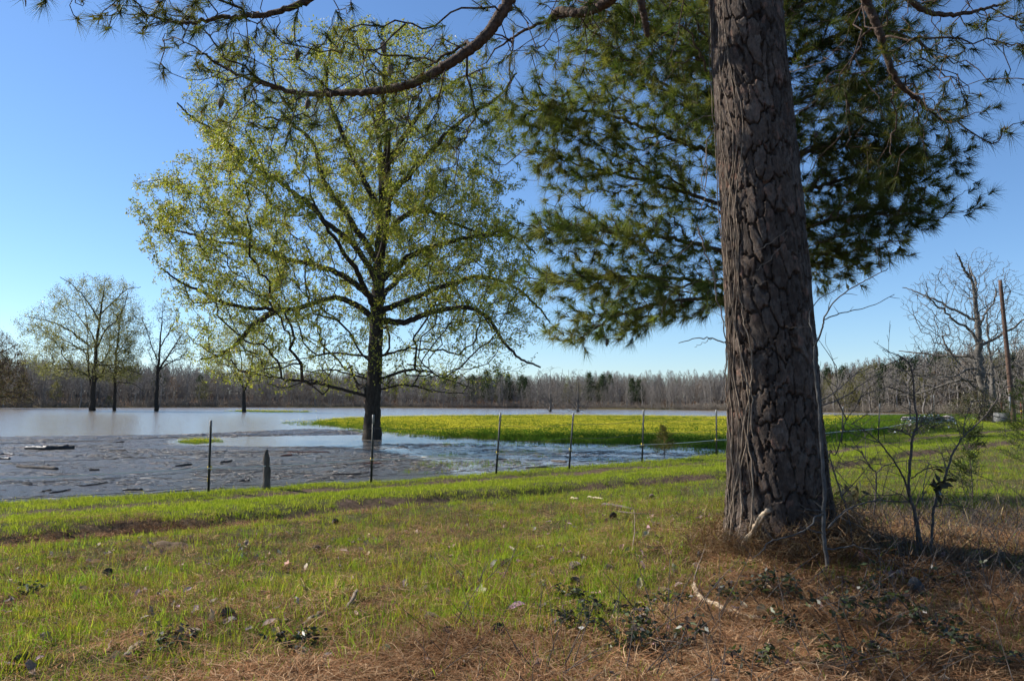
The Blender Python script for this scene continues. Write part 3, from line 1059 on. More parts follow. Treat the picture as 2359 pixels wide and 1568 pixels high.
OD = 40.3
OAK = [
    ([(857, 1018), (858, 960), (861, 900), (865, 800), (868, 740), (872, 650), (876, 560), (880, 470), (878, 380), (868, 300), (850, 220), (832, 150), (822, 85)], 0, -1),
    ([(858, 912), (825, 905), (780, 893), (720, 880), (650, 870), (580, 858)], -2, 0),
    ([(866, 740), (820, 702), (770, 690), (700, 714), (640, 720), (560, 712), (510, 690), (460, 665), (430, 640)], -3, 0),
    ([(640, 720), (590, 745), (560, 785), (520, 820), (480, 830)], -1, 2),
    ([(868, 700), (800, 640), (730, 610), (650, 590), (560, 558), (480, 545), (400, 520), (350, 508)], 2, 0),
    ([(872, 645), (820, 570), (760, 520), (700, 462), (640, 420), (570, 370), (520, 325), (470, 295), (445, 270)], -2, 0),
    ([(874, 600), (790, 480), (735, 400), (705, 310), (650, 260), (600, 235), (500, 225)], 3, 0),
    ([(879, 500), (830, 400), (795, 320), (765, 230), (775, 150), (800, 95)], -2, 0),
    ([(868, 742), (940, 741), (1000, 722), (1075, 714), (1125, 738), (1158, 790), (1195, 830), (1240, 852)], -3, 0),
    ([(869, 722), (950, 685), (1030, 652), (1100, 632), (1170, 645), (1235, 690), (1272, 735)], 2, 0),
    ([(873, 640), (950, 592), (1020, 572), (1100, 560), (1180, 565), (1230, 610)], -3, 0),
    ([(876, 560), (920, 502), (960, 480), (1000, 482), (1060, 510), (1120, 522), (1190, 505)], 2, 0),
    ([(880, 470), (950, 400), (1020, 330), (1080, 285), (1150, 250), (1190, 205)], -2, 0),
    ([(878, 400), (930, 300), (980, 220), (1040, 150), (1080, 115)], 3, 0),
    ([(864, 815), (950, 800), (1050, 812), (1130, 850)], 3, 0),
    ([(862, 865), (960, 852), (1050, 880), (1100, 900)], -3, 0),
    ([(863, 822), (760, 812), (680, 822), (600, 832), (520, 802)], 3, 0),
    ([(862, 875), (760, 852), (690, 852), (620, 815)], 1, 0),
    ([(861, 890), (930, 885), (1000, 900), (1080, 905)], 2, 0),
    ([(868, 720), (850, 660), (830, 610), (810, 560)], -8, 0),
    ([(870, 690), (890, 640), (920, 590), (940, 560)], 8, 0),
    ([(873, 610), (910, 520), (930, 450), (950, 400)], -8, 0),
    ([(876, 560), (850, 470), (830, 400), (800, 350)], 8, 0),
    ([(880, 450), (900, 370), (910, 300), (930, 230)], -6, 0),
    ([(870, 320), (860, 240), (870, 170), (880, 120)], 5, 0)]
rows = [(60, 780, 900), (100, 760, 960), (150, 640, 1110), (200, 520, 1185), (250, 440, 1190), (300, 430, 1195), (350, 480, 1200), (420, 430, 1210), (480, 350, 1215), (540, 335, 1215), (600, 350, 1235), (650, 385, 1255), (700, 400, 1275), (750, 435, 1275), (800, 430, 1245), (850, 440, 1230), (890, 520, 1110), (905, 600, 1060)]
rg = np.random.default_rng(31)
sd_ = seeds_from(OAK, OD, rg)
tg = np.vstack([crown_points([r for r in rows if r[0] <= 750], OD, 4300, rg, .43, 1.7, 5), crown_points([r for r in rows if r[0] >= 750], OD, 750, rg, .45, 1.5, 9)])
P, par, R, sid = grow(sd_, tg, 0.28, 2.35, 0.009)
ntk = (sid == 0).sum()
zz = P[:ntk, 2]
R[:ntk] = np.maximum(np.interp(zz, [-.1, .5, 1.5, 5, 7, 12, 19], [.52, .45, .40, .36, .34, .2, .03]), np.minimum(R[:ntk], .4))
tr = np.interp(np.arange(len(sid)), np.arange(len(sid)), R)
for k in range(1, len(OAK)):
    m_ = np.where(sid == k)[0]
    R[m_] = np.clip(R[m_], .155 * (1 - .85 * np.arange(len(m_)) / len(m_)) + .012, .21 * (1 - .85 * np.arange(len(m_)) / len(m_)) + .02) if k > 1 and (k < 14 or k > 18) else np.clip(R[m_], .05 * (1 - .8 * np.arange(len(m_)) / len(m_)), .08)
oak_base = P[0].copy()
oak_base[2] = WATER
oak = thing('oak_tree', 'big spreading oak in fresh yellow-green leaf standing in the debris-strewn flood', 'tree', oak_base)
# trunk, and every main limb with what grows from it, as parts
own = np.where(sid >= 0, sid, -1)
for j in range(len(P)):
    if own[j] < 0:
        own[j] = own[par[j]]
def subset(mask):
    """chains of a limb, each beginning on the wood it leaves"""
    idx = np.where(mask)[0]
    keep = set(idx.tolist())
    roots = [j for j in idx if par[j] not in keep]
    ext = sorted(set(idx.tolist()) | {int(par[j]) for j in roots if par[j] >= 0})
    mp_ = {j: q for q, j in enumerate(ext)}
    pp = np.array([mp_[par[j]] if (j in keep and par[j] in mp_) else -1 for j in ext])
    return P[ext], pp, R[ext]
for k in range(len(OAK)):
    Pk, ppk, Rk = subset(own == k)
    mb = MB()
    wood(mb, Pk, Rk, chains(Pk, ppk, Rk), rg, sides=(3, 5, 16 if k == 0 else 8), thr=(.03, .1), sub=2, wig=.16)
    part('trunk' if k == 0 else 'limb', mb, 'oak_bark', oak)
kids = np.bincount(par[par >= 0], minlength=len(P))
thin = np.where((sid < 0) & (R < .035))[0]
seg = P[thin] - P[par[thin]]
cnt = 64
nc = 7                                                      # leaves sit in tufts at the twig ends
t = rg.random((len(thin), nc, 1)) ** .7
C = P[par[thin]][:, None] + seg[:, None] * t + rg.normal(0, .14, (len(thin), nc, 3))
C = (np.repeat(C, cnt // nc, 1) + rg.normal(0, .06, (len(thin), nc * (cnt // nc), 3))).reshape(-1, 3)
keep = rg.random(len(C)) < np.interp(C[:, 2], [2, 5, 7.5, 9], [.2, .32, .55, .8])
C = C[keep]
pal = np.array([(.25, .28, .04), (.31, .32, .055), (.20, .24, .035), (.36, .33, .07), (.27, .21, .07)])
cl = pal[rg.choice(5, len(C), p=[.3, .28, .17, .15, .10])] * rg.uniform(.75, 1.3, (len(C), 1))
mf = MB()
leaves(mf, C, rg.uniform(.09, .19, len(C)), rg.uniform(.035, .07, len(C)), rg, cl, droop=.3)
part('leaves', mf, 'oak_leaf', oak, smooth_shade=False, kind='stuff')

# ------------------------------------------------------------------ trees further out in the flood
def far_tree(name, label, limbs, rows, D, n, rg, r_base, tip=.02, leaf=0, pal=None, mat='bare_bark', gap=.38, gs=2.5, z0=None, bf=.3, lsz=(.3, .12), sides=(3, 4, 8), group=None, k=2.3, depth=1.0, rmin=.012, sub=1, wig=.12, lmat='oak_leaf', pw=.42, r_ends=.1):
    sdd = seeds_from(limbs, D, rg, 3)
    T = crown_points(rows, D, n, rg, gap, gs, int(D), depth, pw)
    P, par, R, sid = grow(sdd, T, bf, k, tip)
    m = sid == 0
    f = np.linspace(0, 1, m.sum())
    R[m] = r_base * (1 - (1 - r_ends) * f ** .8)
    for q in range(1, len(limbs)):
        w_ = np.where(sid == q)[0]
        R[w_] = np.clip(R[w_], r_base * .2 * (1 - .85 * np.arange(len(w_)) / len(w_)) + tip, r_base * .55 * (1 - .8 * np.arange(len(w_)) / len(w_)))
    b = P[0].copy()
    if z0 is not None:
        b[2] = z0
    t = thing(name, label, 'tree', b, group)
    ch = chains(P, par, R)
    main = [c for c in ch if R[c[min(1, len(c) - 1)]] > tip * 3]
    fine = [c for c in ch if not R[c[min(1, len(c) - 1)]] > tip * 3]
    mb = MB()
    wood(mb, P, R, main, rg, sides=sides, thr=(.06, .15), sub=2, wig=wig, rmin=rmin)
    part('trunk', mb, mat, t)
    mb = MB()
    wood(mb, P, R, fine, rg, sides=(3, 3, 3), sub=sub, wig=wig, rmin=rmin)
    cr = part('crown', mb, mat, t, kind='stuff')
    if leaf:
        th = np.where((sid < 0))[0]
        q = np.repeat(th, leaf)
        C = P[q] + (P[par[q]] - P[q]) * rg.random((len(q), 1)) + rg.normal(0, lsz[0] * 1.3, (len(q), 3))
        c = pal[rg.integers(0, len(pal), len(C))] * rg.uniform(.7, 1.3, (len(C), 1))
        mf = MB()
        leaves(mf, C, rg.uniform(.6, 1.2, len(C)) * lsz[0], rg.uniform(.6, 1.2, len(C)) * lsz[1], rg, c)
        part('leaves', mf, lmat, cr, smooth_shade=False, kind='stuff')
    return t

rg = np.random.default_rng(41)
PAL = np.array([(.24, .24, .09), (.28, .26, .12), (.18, .19, .07)])
far_tree('oak_tree', 'tallest wide bare-crowned tree with a twin stem standing in the far flood at left',
    [([(213, 946), (214, 900), (218, 860), (222, 800), (229, 740), (236, 690), (242, 645)], 0, -1),
     ([(213, 905), (204, 870), (198, 830), (193, 790), (189, 740), (178, 700), (160, 670)], 3, 0),
     ([(193, 785), (160, 758), (135, 744), (110, 738), (95, 734)], -5, 1),
     ([(222, 800), (205, 770), (180, 745), (150, 720), (130, 690)], 6, 0),
     ([(224, 790), (250, 760), (280, 745), (310, 715), (330, 680)], -6, 0),
     ([(229, 740), (215, 700), (195, 665), (180, 650)], -6, 0),
     ([(232, 720), (255, 690), (270, 660), (290, 650)], 6, 0),
     ([(216, 870), (190, 855), (150, 850), (110, 848)], -3, 0),
     ([(219, 840), (250, 840), (280, 850), (310, 860)], 3, 0)],
    [(633, 200, 285), (650, 165, 310), (680, 115, 330), (710, 105, 335), (740, 60, 335), (770, 50, 320), (800, 60, 310), (840, 70, 300), (870, 90, 300)], 148, 1300, rg, .62, .022, 26, PAL, 'oak_bark', z0=WATER)
far_tree('oak_tree', 'slim straight tree in the far flood just right of the tallest twin-stemmed one',
    [([(264, 946), (265, 880), (268, 820), (273, 770), (280, 720), (285, 690)], 0, -1), ([(266, 850), (245, 820), (235, 800)], 3, 0), ([(268, 820), (295, 790), (320, 770)], -3, 0), ([(266, 870), (295, 880), (315, 900)], 3, 0)],
    [(680, 270, 300), (720, 240, 330), (760, 235, 335), (800, 230, 330), (840, 220, 325), (880, 225, 320)], 150, 420, rg, .36, .02, 24, PAL, 'oak_bark', z0=WATER)
far_tree('oak_tree', 'upright leafless tree with ascending limbs in the far flood, a broken stub on its trunk',
    [([(360, 946), (361, 900), (364, 855), (368, 800), (372, 750), (375, 705)], 0, -1), ([(363, 860), (358, 845), (354, 840)], 1, 0), ([(365, 850), (385, 815), (402, 780), (420, 750)], 3, 0), ([(366, 830), (352, 790), (348, 760), (342, 735)], -3, 0), ([(364, 862), (390, 840), (415, 830), (440, 825)], -3, 0), ([(368, 800), (385, 760), (392, 720)], 3, 0)],
    [(696, 360, 395), (720, 345, 410), (760, 335, 430), (800, 330, 440), (840, 345, 440)], 148, 800, rg, .45, .02, 3, PAL, 'oak_bark', z0=WATER)
far_tree('oak_tree', 'forked small-leaved tree on the thin grassy bar, half behind the big oak',
    [([(562, 950), (562, 920), (562, 900), (574, 870), (580, 830), (585, 780), (590, 740)], 0, -1), ([(562, 900), (553, 870), (553, 835), (545, 800), (530, 760)], 2, 0), ([(580, 830), (600, 800), (620, 780)], -3, 0), ([(576, 860), (610, 850), (640, 850)], 3, 0), ([(553, 850), (520, 840), (490, 835)], -3, 0)],
    [(735, 560, 600), (760, 500, 640), (790, 470, 660), (820, 460, 660), (850, 470, 650), (875, 490, 630)], 142, 560, rg, .40, .02, 30, PAL * 1.2, 'oak_bark', z0=WATER)
far_tree('oak_tree', 'dark low-branching tree cut by the left edge of the view',
    [([(-60, 940), (-55, 890), (-45, 850), (-35, 810)], 0, -1), ([(-50, 870), (0, 850), (40, 830)], -3, 0), ([(-50, 900), (0, 895), (60, 925)], 3, 0), ([(-45, 840), (0, 810), (30, 790)], 2, 0)],
    [(762, -90, 15), (785, -110, 35), (810, -120, 52), (840, -120, 50), (870, -120, 60), (910, -120, 70), (930, -110, 60)], 175, 900, rg, .6, .03, 34, np.array([(.09, .06, .045), (.13, .09, .06), (.14, .13, .05)]), 'oak_bark', z0=WATER)
for cx, by, top, hw, lab in ((1268, 948, 838, 62, 'taller left one of two bushy leafless trees in the water beyond the meadow'), (1331, 950, 850, 48, 'right-hand smaller one of two bushy leafless trees in the water beyond the meadow')):
    far_tree('bare_tree', lab,
        [([(cx, by), (cx, by - 30), (cx + 1, by - 60), (cx, top + 15)], 0, -1)] + [([(cx, by - 5 - 5 * q), (cx + s * hw * .35, by - 22 - 10 * q), (cx + s * hw * (.85 - .1 * q), by - 30 - 17 * q)], (q % 3 - 1) * 4, 0) for q in range(5) for s in (-1, 1)],
        [(top, cx - 10, cx + 12), (top + 15, cx - hw * .55, cx + hw * .55), (top + 40, cx - hw * .85, cx + hw * .85), (top + 65, cx - hw, cx + hw), (by - 20, cx - hw * 1.05, cx + hw * 1.05), (by - 4, cx - hw * .9, cx + hw * .9)],
        195, 700, rg, .34, .02, mat='bare_bark', gap=.3, z0=WATER, bf=.15, pw=.5, rmin=.028, group='pair of leafless trees beyond the meadow')

# ------------------------------------------------------------------ leafless trees by the pole at right
RD = 44.0
zb_ = float(terr(np.array([26.7]), np.array([RD]))[0])
far_tree('bare_tree', 'tall leafless vine-tangled tree left of the utility pole',
    [([(2278, 975), (2268, 930), (2262, 880), (2256, 800), (2252, 740), (2246, 690), (2240, 650), (2232, 620)], 0, -1),
     ([(2272, 945), (2282, 900), (2285, 860), (2280, 840)], 1, 0),
     ([(2258, 860), (2230, 850), (2200, 855), (2170, 868), (2120, 870)], -2, 0), ([(2258, 870), (2230, 872), (2195, 885), (2150, 905), (2110, 910)], 2, 0),
     ([(2255, 800), (2230, 765), (2190, 745), (2140, 715), (2105, 690), (2090, 660)], -2, 0), ([(2253, 740), (2225, 720), (2180, 690), (2150, 668), (2120, 650)], 2, 0),
     ([(2255, 760), (2275, 730), (2300, 705), (2325, 690), (2345, 650)], 2, 0), ([(2256, 800), (2290, 775), (2330, 740), (2355, 715)], -2, 0),
     ([(2246, 690), (2262, 650), (2268, 620), (2280, 600)], 2, 0), ([(2240, 650), (2215, 620), (2195, 600), (2180, 590)], -1, 0), ([(2258, 840), (2220, 820), (2170, 810), (2130, 800)], 3, 0)],
    [(578, 2180, 2285), (600, 2165, 2305), (640, 2110, 2350), (680, 2085, 2365), (720, 2095, 2370), (770, 2110, 2370), (800, 2090, 2360), (830, 2050, 2340), (860, 2035, 2320), (890, 2040, 2290), (905, 2060, 2280)],
    RD, 2300, rg, .36, .008, mat='bare_bark', gap=.3, gs=1.2, z0=zb_, rmin=.009, sub=2, wig=.2, pw=.5)
far_tree('bare_tree', 'thinner leafless tree just behind the vine-tangled one beside the pole',
    [([(2288, 960), (2287, 900), (2284, 850), (2278, 790), (2274, 730), (2270, 690)], 0, -1), ([(2276, 760), (2300, 740), (2330, 735)], 2, 0), ([(2284, 850), (2310, 840), (2350, 850), (2400, 850)], -1, 0), ([(2279, 800), (2260, 770), (2235, 740)], 2, 0), ([(2282, 830), (2310, 800), (2330, 770)], 2, 0)],
    [(660, 2250, 2300), (700, 2235, 2340), (740, 2230, 2390), (790, 2225, 2400), (840, 2235, 2400), (870, 2250, 2400)],
    RD + 3.5, 700, rg, .17, .007, mat='bare_bark', gap=.3, gs=1.2, z0=zb_, rmin=.006, sub=2, wig=.2)
# ------------------------------------------------------------------ wood along the far shore
def local_tree(rg, h, w, n, r, tip, leaf=0, pal=None, low=.25, col=(1, 1, 1), lsz=.35, bias=1.0, rmin=.0):
    """a free-standing tree at the origin as one mesh: trunk, limbs, twigs and perhaps leaves"""
    tr = np.c_[rg.normal(0, .02 * h, 7).cumsum() * .5, rg.normal(0, .02 * h, 7).cumsum() * .5, np.linspace(-.3, h * .55, 7)]
    tr[0, :2] = 0
    z = (low + (1 - low) * rg.random(n) ** bias) * h
    f = np.sin(np.pi * np.clip((z / h - low * .6) / (1 - low * .6), 0, 1) ** .8) + .15
    a, q = rg.uniform(0, 6.283, n), rg.random(n) ** .5
    T = np.c_[np.cos(a) * q * f * w, np.sin(a) * q * f * w, z]
    P, par, R, sid = grow([(spline(tr, 3), -1, 0)], T, .3, 2.3, tip)
    m = sid == 0
    R[m] = np.maximum(R[m], r * (1 - .8 * np.linspace(0, 1, m.sum())))
    mb = MB()
    wood(mb, P, R, chains(P, par, R), rg, sides=(3, 3, 5), thr=(.05, .09), sub=1, wig=.1, col=col, rmin=rmin)
    if leaf:
        th = np.repeat(np.where(sid < 0)[0], leaf)
        C = P[th] + rg.normal(0, lsz, (len(th), 3))
        mf = MB()
        leaves(mf, C, rg.uniform(.6, 1.2, len(C)) * lsz, rg.uniform(.3, .6, len(C)) * lsz, rg, pal[rg.integers(0, len(pal), len(C))] * rg.uniform(.7, 1.3, (len(C), 1)))
        return mb, mf
    return mb, None

rg = np.random.default_rng(51)
BARE = []
for k in range(7):
    g_ = rg.uniform(.85, 1.2)
    mb, _ = local_tree(rg, rg.uniform(9.5, 12.5), rg.uniform(1.8, 2.7), 360, .12, .022, col=np.array([1.2, 1.2, 1.18]) * g_, low=rg.uniform(.12, .4), rmin=.03)
    BARE.append(mb.mesh('bare_tree', False))
    BARE[-1].materials.append(MATS['forest_twig'])
YEL = np.array([(.17, .16, .045), (.21, .19, .06), (.13, .13, .04)])
RED = np.array([(.16, .085, .06), (.19, .11, .07), (.14, .10, .06)])
EVG = np.array([(.022, .042, .016), (.035, .06, .02), (.05, .075, .025)])
LEAFY = []
for k, pl in enumerate((YEL, RED, EVG, YEL)):
    mb, mf = local_tree(rg, (10.5, 10, 11, 6)[k], (2.3, 2, 2.0, 2.2)[k], 170, .13, .022, leaf=(6, 4, 14, 7)[k], pal=pl, low=.2, lsz=(.38, .35, .42, .33)[k])
    t_, l_ = mb.mesh('bare_tree'), mf.mesh('leaves')
    t_.materials.append(MATS['forest_twig'])
    l_.materials.append(MATS['oak_leaf'])
    LEAFY.append((t_, l_))
BR = []
for k in range(3):
    mb, _ = local_tree(rg, 2.6, 1.7, 120, .04, .014, low=.05, col=np.array([1.4, 1.36, 1.25]), bias=.8, rmin=.018)
    BR.append(mb.mesh('brush'))
    BR[-1].materials.append(MATS['forest_twig'])

def shore_pt(az, beyond):
    r = np.interp(az, AZ, SH) + beyond
    x, y = r * np.sin(az), r * np.cos(az)
    return np.stack([x, y, terr0(x, y)], -1)

# front row: trees one by one
n = 130
az = np.radians(np.linspace(-34, 34, n) + rg.normal(0, .12, n))
pt = shore_pt(az, rg.uniform(0.5, 9, n))
for k in range(n):
    o = put('bare_tree', BARE[k % 7], loc=pt[k])
    s = rg.uniform(.6, 1.12) * (1 + .22 * smooth(math.radians(20), math.radians(30), az[k]))
    o.scale = (s, s, s)
    o.rotation_euler = (0, 0, rg.uniform(0, 6.28))
    tag(o, 'slender grey leafless tree in the front row of the wood along the far shore', 'tree', 'leafless trees lining the far shore')
# the mass behind, and brush at the water's edge
def unlinked(name, mes):
    return [bpy.data.objects.new(name, m) for m in mes]
n = 3600
az = rg.uniform(np.radians(-42), np.radians(46), n)
pt = shore_pt(az, 6 + 95 * rg.random(n) ** .8)
scatter('far_wood', pt, np.c_[np.zeros((n, 2)), rg.uniform(0, 6.28, n)], rg.uniform(.62, 1.22, n) * (1 + .22 * smooth(math.radians(20), math.radians(30), az)), (1, 1, 1), unlinked('wood_tree', BARE), 'grey leafless wood massed along the far shore of the flood', 'wood')
n = 1500
az = rg.uniform(np.radians(-42), np.radians(46), n)
pt = shore_pt(az, rg.uniform(.3, 5, n))
scatter('shore_brush', pt, np.c_[np.zeros((n, 2)), rg.uniform(0, 6.28, n)], rg.uniform(.5, 1.2, n), (1, 1, 1), unlinked('brush_piece', BR), 'low tangled brush at the foot of the far wood', 'brush')

# evergreens and budding trees mixed through the mass
MIX = []
for t_, l_ in LEAFY[:3]:
    both = bpy.data.meshes.new('mixed_tree')
    ob_ = []
    va = np.empty(len(t_.vertices) * 3, np.float32); t_.vertices.foreach_get('co', va)
    vb = np.empty(len(l_.vertices) * 3, np.float32); l_.vertices.foreach_get('co', vb)
    ca = np.empty(len(t_.vertices) * 4, np.float32); t_.color_attributes['col'].data.foreach_get('color', ca)
    cb = np.empty(len(l_.vertices) * 4, np.float32); l_.color_attributes['col'].data.foreach_get('color', cb)
    fa = [tuple(p_.vertices) for p_ in t_.polygons]
    fb = [tuple(q_ + len(t_.vertices) for q_ in p_.vertices) for p_ in l_.polygons]
    both.from_pydata(np.r_[va, vb].reshape(-1, 3).tolist(), [], fa + fb)
    both.color_attributes.new('col', 'FLOAT_COLOR', 'POINT').data.foreach_set('color', np.r_[ca, cb])
    both.materials.append(MATS['forest_twig'])
    both.materials.append(MATS['oak_leaf'])
    both.polygons.foreach_set('material_index', np.r_[np.zeros(len(fa)), np.ones(len(fb))].astype(np.int32))
    MIX.append(both)
n = 260
az = rg.uniform(np.radians(-42), np.radians(46), n)
az = np.where(rg.random(n) < .45, rg.uniform(np.radians(18), np.radians(46), n), az)
pt = shore_pt(az, 12 + 70 * rg.random(n))
scatter('mixed_wood', pt, np.c_[np.zeros((n, 2)), rg.uniform(0, 6.28, n)], rg.uniform(.8, 1.2, n) * (1 + .2 * smooth(math.radians(20), math.radians(30), az)), (1, 1, 1), unlinked('mixed_tree', MIX), 'evergreen and budding trees mixed through the far wood', 'wood')

def far_single(kind, label, px, top, beyond, name, hmul=1.0, group=None):
    a_ = math.atan2((px - W / 2) / FPX, 1)
    q = shore_pt(np.array([a_]), np.array([beyond]))[0]
    ht = at(np.array([px]), np.array([top]), q[1])[0, 2] - q[2]
    t_, l_ = LEAFY[kind]
    t = thing(name, label, 'tree', q, group)
    s = ht / (10.5, 10, 11, 6)[kind] * 1.06
    t.scale = (s * hmul, s * hmul, s)
    t.rotation_euler = (0, 0, rg.uniform(0, 6))
    put('trunk', t_, parent=t)
    put('crown', l_, parent=t, kind='stuff')

for px, top, lab in ((1092, 868, 'leftmost dark pine top showing above the wood, seen through the oak'), (1122, 857, 'broad dark pine rising above the far wood behind the oak branches'), (1150, 862, 'dark pine just right of the broadest one above the far wood'), (1172, 866, 'last dark pine of the cluster, beside the drooping oak twigs'),
                     (1358, 864, 'dark flat-topped pine above the wood, right of the two bushy trees'), (1389, 867, 'dark round-topped pine above the wood, second right of the bushy trees'), (1456, 876, 'small dark pine tip poking above the wood mid-way to the big trunk'), (1475, 880, 'tiny dark pine tip right beside another above the far wood'),
                     (1690, 884, 'dark pine top just left of the massive trunk on the far shore'), (2032, 876, 'dark evergreen in the far wood right of the massive trunk'), (2052, 868, 'taller dark evergreen beside another right of the massive trunk'), (2235, 862, 'dark evergreen behind the tall leafless tree at right'), (2312, 858, 'dark evergreen in the wood just left of the utility pole')):
    far_single(2, lab, px, top, 14, 'pine_tree', .95)
for px, top, b_, kind, lab in ((1985, 858, 4, 0, 'rounded pale yellow-green leafing tree in the far wood right of the massive trunk'), (1955, 885, 2, 3, 'low yellow-green tree in front of the wood beside the rounded leafing one'), (2125, 868, 6, 0, 'olive-yellow budding tree in the wood left of the tall leafless tree'), (2180, 872, 8, 1, 'reddish-brown budding tree in the far wood at right'),
                               (132, 880, 3, 0, 'yellow-green budding tree in the far wood left of the tallest flooded tree'), (255, 915, 2, 3, 'low yellow shrub-like tree at the far water edge at left'), (20, 850, 14, 1, 'reddish-brown tree top of the wood at the left edge'), (400, 872, 10, 1, 'brownish budding tree in the far wood behind the leafless flooded tree'), (470, 880, 4, 0, 'yellow-tinged tree in the far wood under the big oak crown')):
    far_single(kind, lab, px, top, b_, 'budding_tree', 1.05)

# ------------------------------------------------------------------ wire fence along the lane
def frame_of(d):
    d = np.asarray(d, float) / np.linalg.norm(d)
    a = np.cross(d, [0, 0, 1.0]) if abs(d[2]) < .95 else np.cross(d, [0, 1.0, 0])
    a /= np.linalg.norm(a)
    return np.stack([a, np.cross(d, a), d], 1)

POSTS = [((-160, 1180), (-152, 985)), ((480, 1133), (486, 968)), ((855, 1111), (860, 955)), ((1143, 1091), (1153, 951)), ((1311, 1080), (1321, 951)), ((1479, 1067), (1483, 943)), ((1651, 1051), (1650, 943)), ((1800, 1034), (1800, 940)), ((1939, 1022), (1942, 936)), ((2023, 1014), (2027, 929)), ((2097, 985), (2096, 926)), ((2152, 979), (2151, 910))]
foot, tops = [], []
for k, (b_, t_) in enumerate(POSTS):
    a_ = (b_[0] - W / 2) / FPX
    best = None
    for i in range(len(FENCE) - 1):
        (x0, y0), (x1, y1) = FENCE[i], FENCE[i + 1]
        den = (x1 - x0) - a_ * (y1 - y0)
        if abs(den) > 1e-6:
            t = (a_ * y0 - x0) / den
            if 0 <= t <= 1 and y0 + t * (y1 - y0) > 0:
                best = y0 + t * (y1 - y0)
    D = best
    f0 = at(np.array([b_[0]]), np.array([b_[1]]), D)[0]
    t0 = at(np.array([t_[0]]), np.array([t_[1]]), D)[0]
    gz = float(terr(f0[:1], f0[1:2])[0])
    foot.append(np.array([f0[0], f0[1], gz]))
    tops.append(t0)
foot, tops = np.array(foot), np.array(tops)
fence = thing('wire_fence', 'barbed wire fence on green steel posts with one pale electric tape along the flood', 'fence', foot[1])
for k in range(len(foot)):
    d = tops[k] - foot[k]
    L = np.linalg.norm(d)
    Rm = frame_of(d)
    fd = Rm[:, 2]
    mb = MB()
    c = foot[k] + d * .5 - fd * .1
    box(mb, c, (.045, .008, L + .2), Rm)                       # the T: flange and stem
    box(mb, c + Rm[:, 1] * .0205, (.008, .032, L + .196), Rm)
    for q in np.arange(.1, L - .1, .055):                      # studs
        box(mb, foot[k] + fd * q - Rm[:, 1] * .0065, (.014, .006, .012), Rm)
    o = part('post', mb, 'steel_green', fence, smooth_shade=False)
    mb = MB()
    box(mb, tops[k] - fd * .10, (.0475, .0105, .205), Rm)
    part('post_tip', mb, 'steel_pale', o, smooth_shade=False)
    mb = MB()
    z = .34
    box(mb, foot[k] + d * z - Rm[:, 1] * .02, (.075, .04, .07), Rm)
    box(mb, foot[k] + d * z - Rm[:, 1] * .045, (.03, .028, .032), Rm)
    if k == 1:
        for q in range(6):
            box(mb, foot[k] + d * (z - .02 - q * .032) - Rm[:, 1] * .03 + Rm[:, 0] * (.012 + .004 * q), (.022, .02, .026), Rm)
    part('insulator', mb, 'insulator', o, smooth_shade=False)
rg = np.random.default_rng(61)
for f in (.80, .55, .31, .10):
    pts = []
    for k in range(len(foot) - 1):
        a_, b_ = foot[k] + (tops[k] - foot[k]) * f, foot[k + 1] + (tops[k + 1] - foot[k + 1]) * f
        t = np.linspace(0, 1, 12, endpoint=False)[:, None]
        q = a_ + (b_ - a_) * t
        q[:, 2] -= (.03 + .03 * rg.random()) * 4 * (t * (1 - t))[:, 0]
        pts.append(q)
    pts = np.vstack(pts + [b_[None]])
    pts[:, 1] -= .012
    mb = MB()
    tube(mb, pts, .0042, 4)
    S = np.linalg.norm(np.diff(pts, axis=0), axis=1).cumsum()
    for q in np.arange(.3, S[-1], .16):
        j = int(np.searchsorted(S, q))
        a_ = pts[j] + (pts[j + 1] - pts[j]) * ((q - (S[j - 1] if j else 0)) / (S[j] - (S[j - 1] if j else 0)))
        e = rg.normal(0, 1, 3)
        e /= np.linalg.norm(e)
        tube(mb, np.array([a_ - e * .018, a_ + e * .018]), .0032, 3, cap=False)
    part('barbed_wire', mb, 'wire_steel', fence, smooth_shade=False)
pts = []
for k in range(len(foot) - 1):
    a_, b_ = foot[k] + (tops[k] - foot[k]) * .34, foot[k + 1] + (tops[k + 1] - foot[k + 1]) * .34
    t = np.linspace(0, 1, 10, endpoint=False)[:, None]
    q = a_ + (b_ - a_) * t
    q[:, 2] -= .02 * 4 * (t * (1 - t))[:, 0]
    pts.append(q)
pts = np.vstack(pts + [b_[None]]) - np.array([0, .065, 0])
mb = MB()
V = np.concatenate([pts + [0, 0, .009], pts - [0, 0, .009], pts + [.0, .002, -.009], pts + [.0, .002, .009]])
n = len(pts)
i = np.arange(n - 1)[:, None]
mb.add(V, np.vstack([np.hstack([i + a_ * n, i + 1 + a_ * n, i + 1 + b_ * n, i + b_ * n]) for a_, b_ in ((0, 1), (1, 2), (2, 3), (3, 0))]))
tag(part('electric_tape', mb, 'tape', fence, smooth_shade=False), 'pale electric tape strung low along the fence')
# the gnarled wooden post
a_ = .25
sfoot = foot[1] + (foot[2] - foot[1]) * .327
sfoot[2] = float(terr(sfoot[:1], sfoot[1:2])[0])
hh = np.linspace(-.1, .80, 14)
mb = MB()
cx = sfoot + np.c_[.012 * np.sin(hh * 7), .01 * np.cos(hh * 5), hh]
tube(mb, cx, np.interp(hh, [-.1, .1, .4, .6, .7, .8], [.095, .075, .07, .066, .055, .03]) * (1 + .06 * np.sin(hh * 23)), 9, wob=.06, rg=rg)
tag(part('wooden_post', mb, 'weathered_post', fence), 'short gnarled wooden fence post with a broken tip')

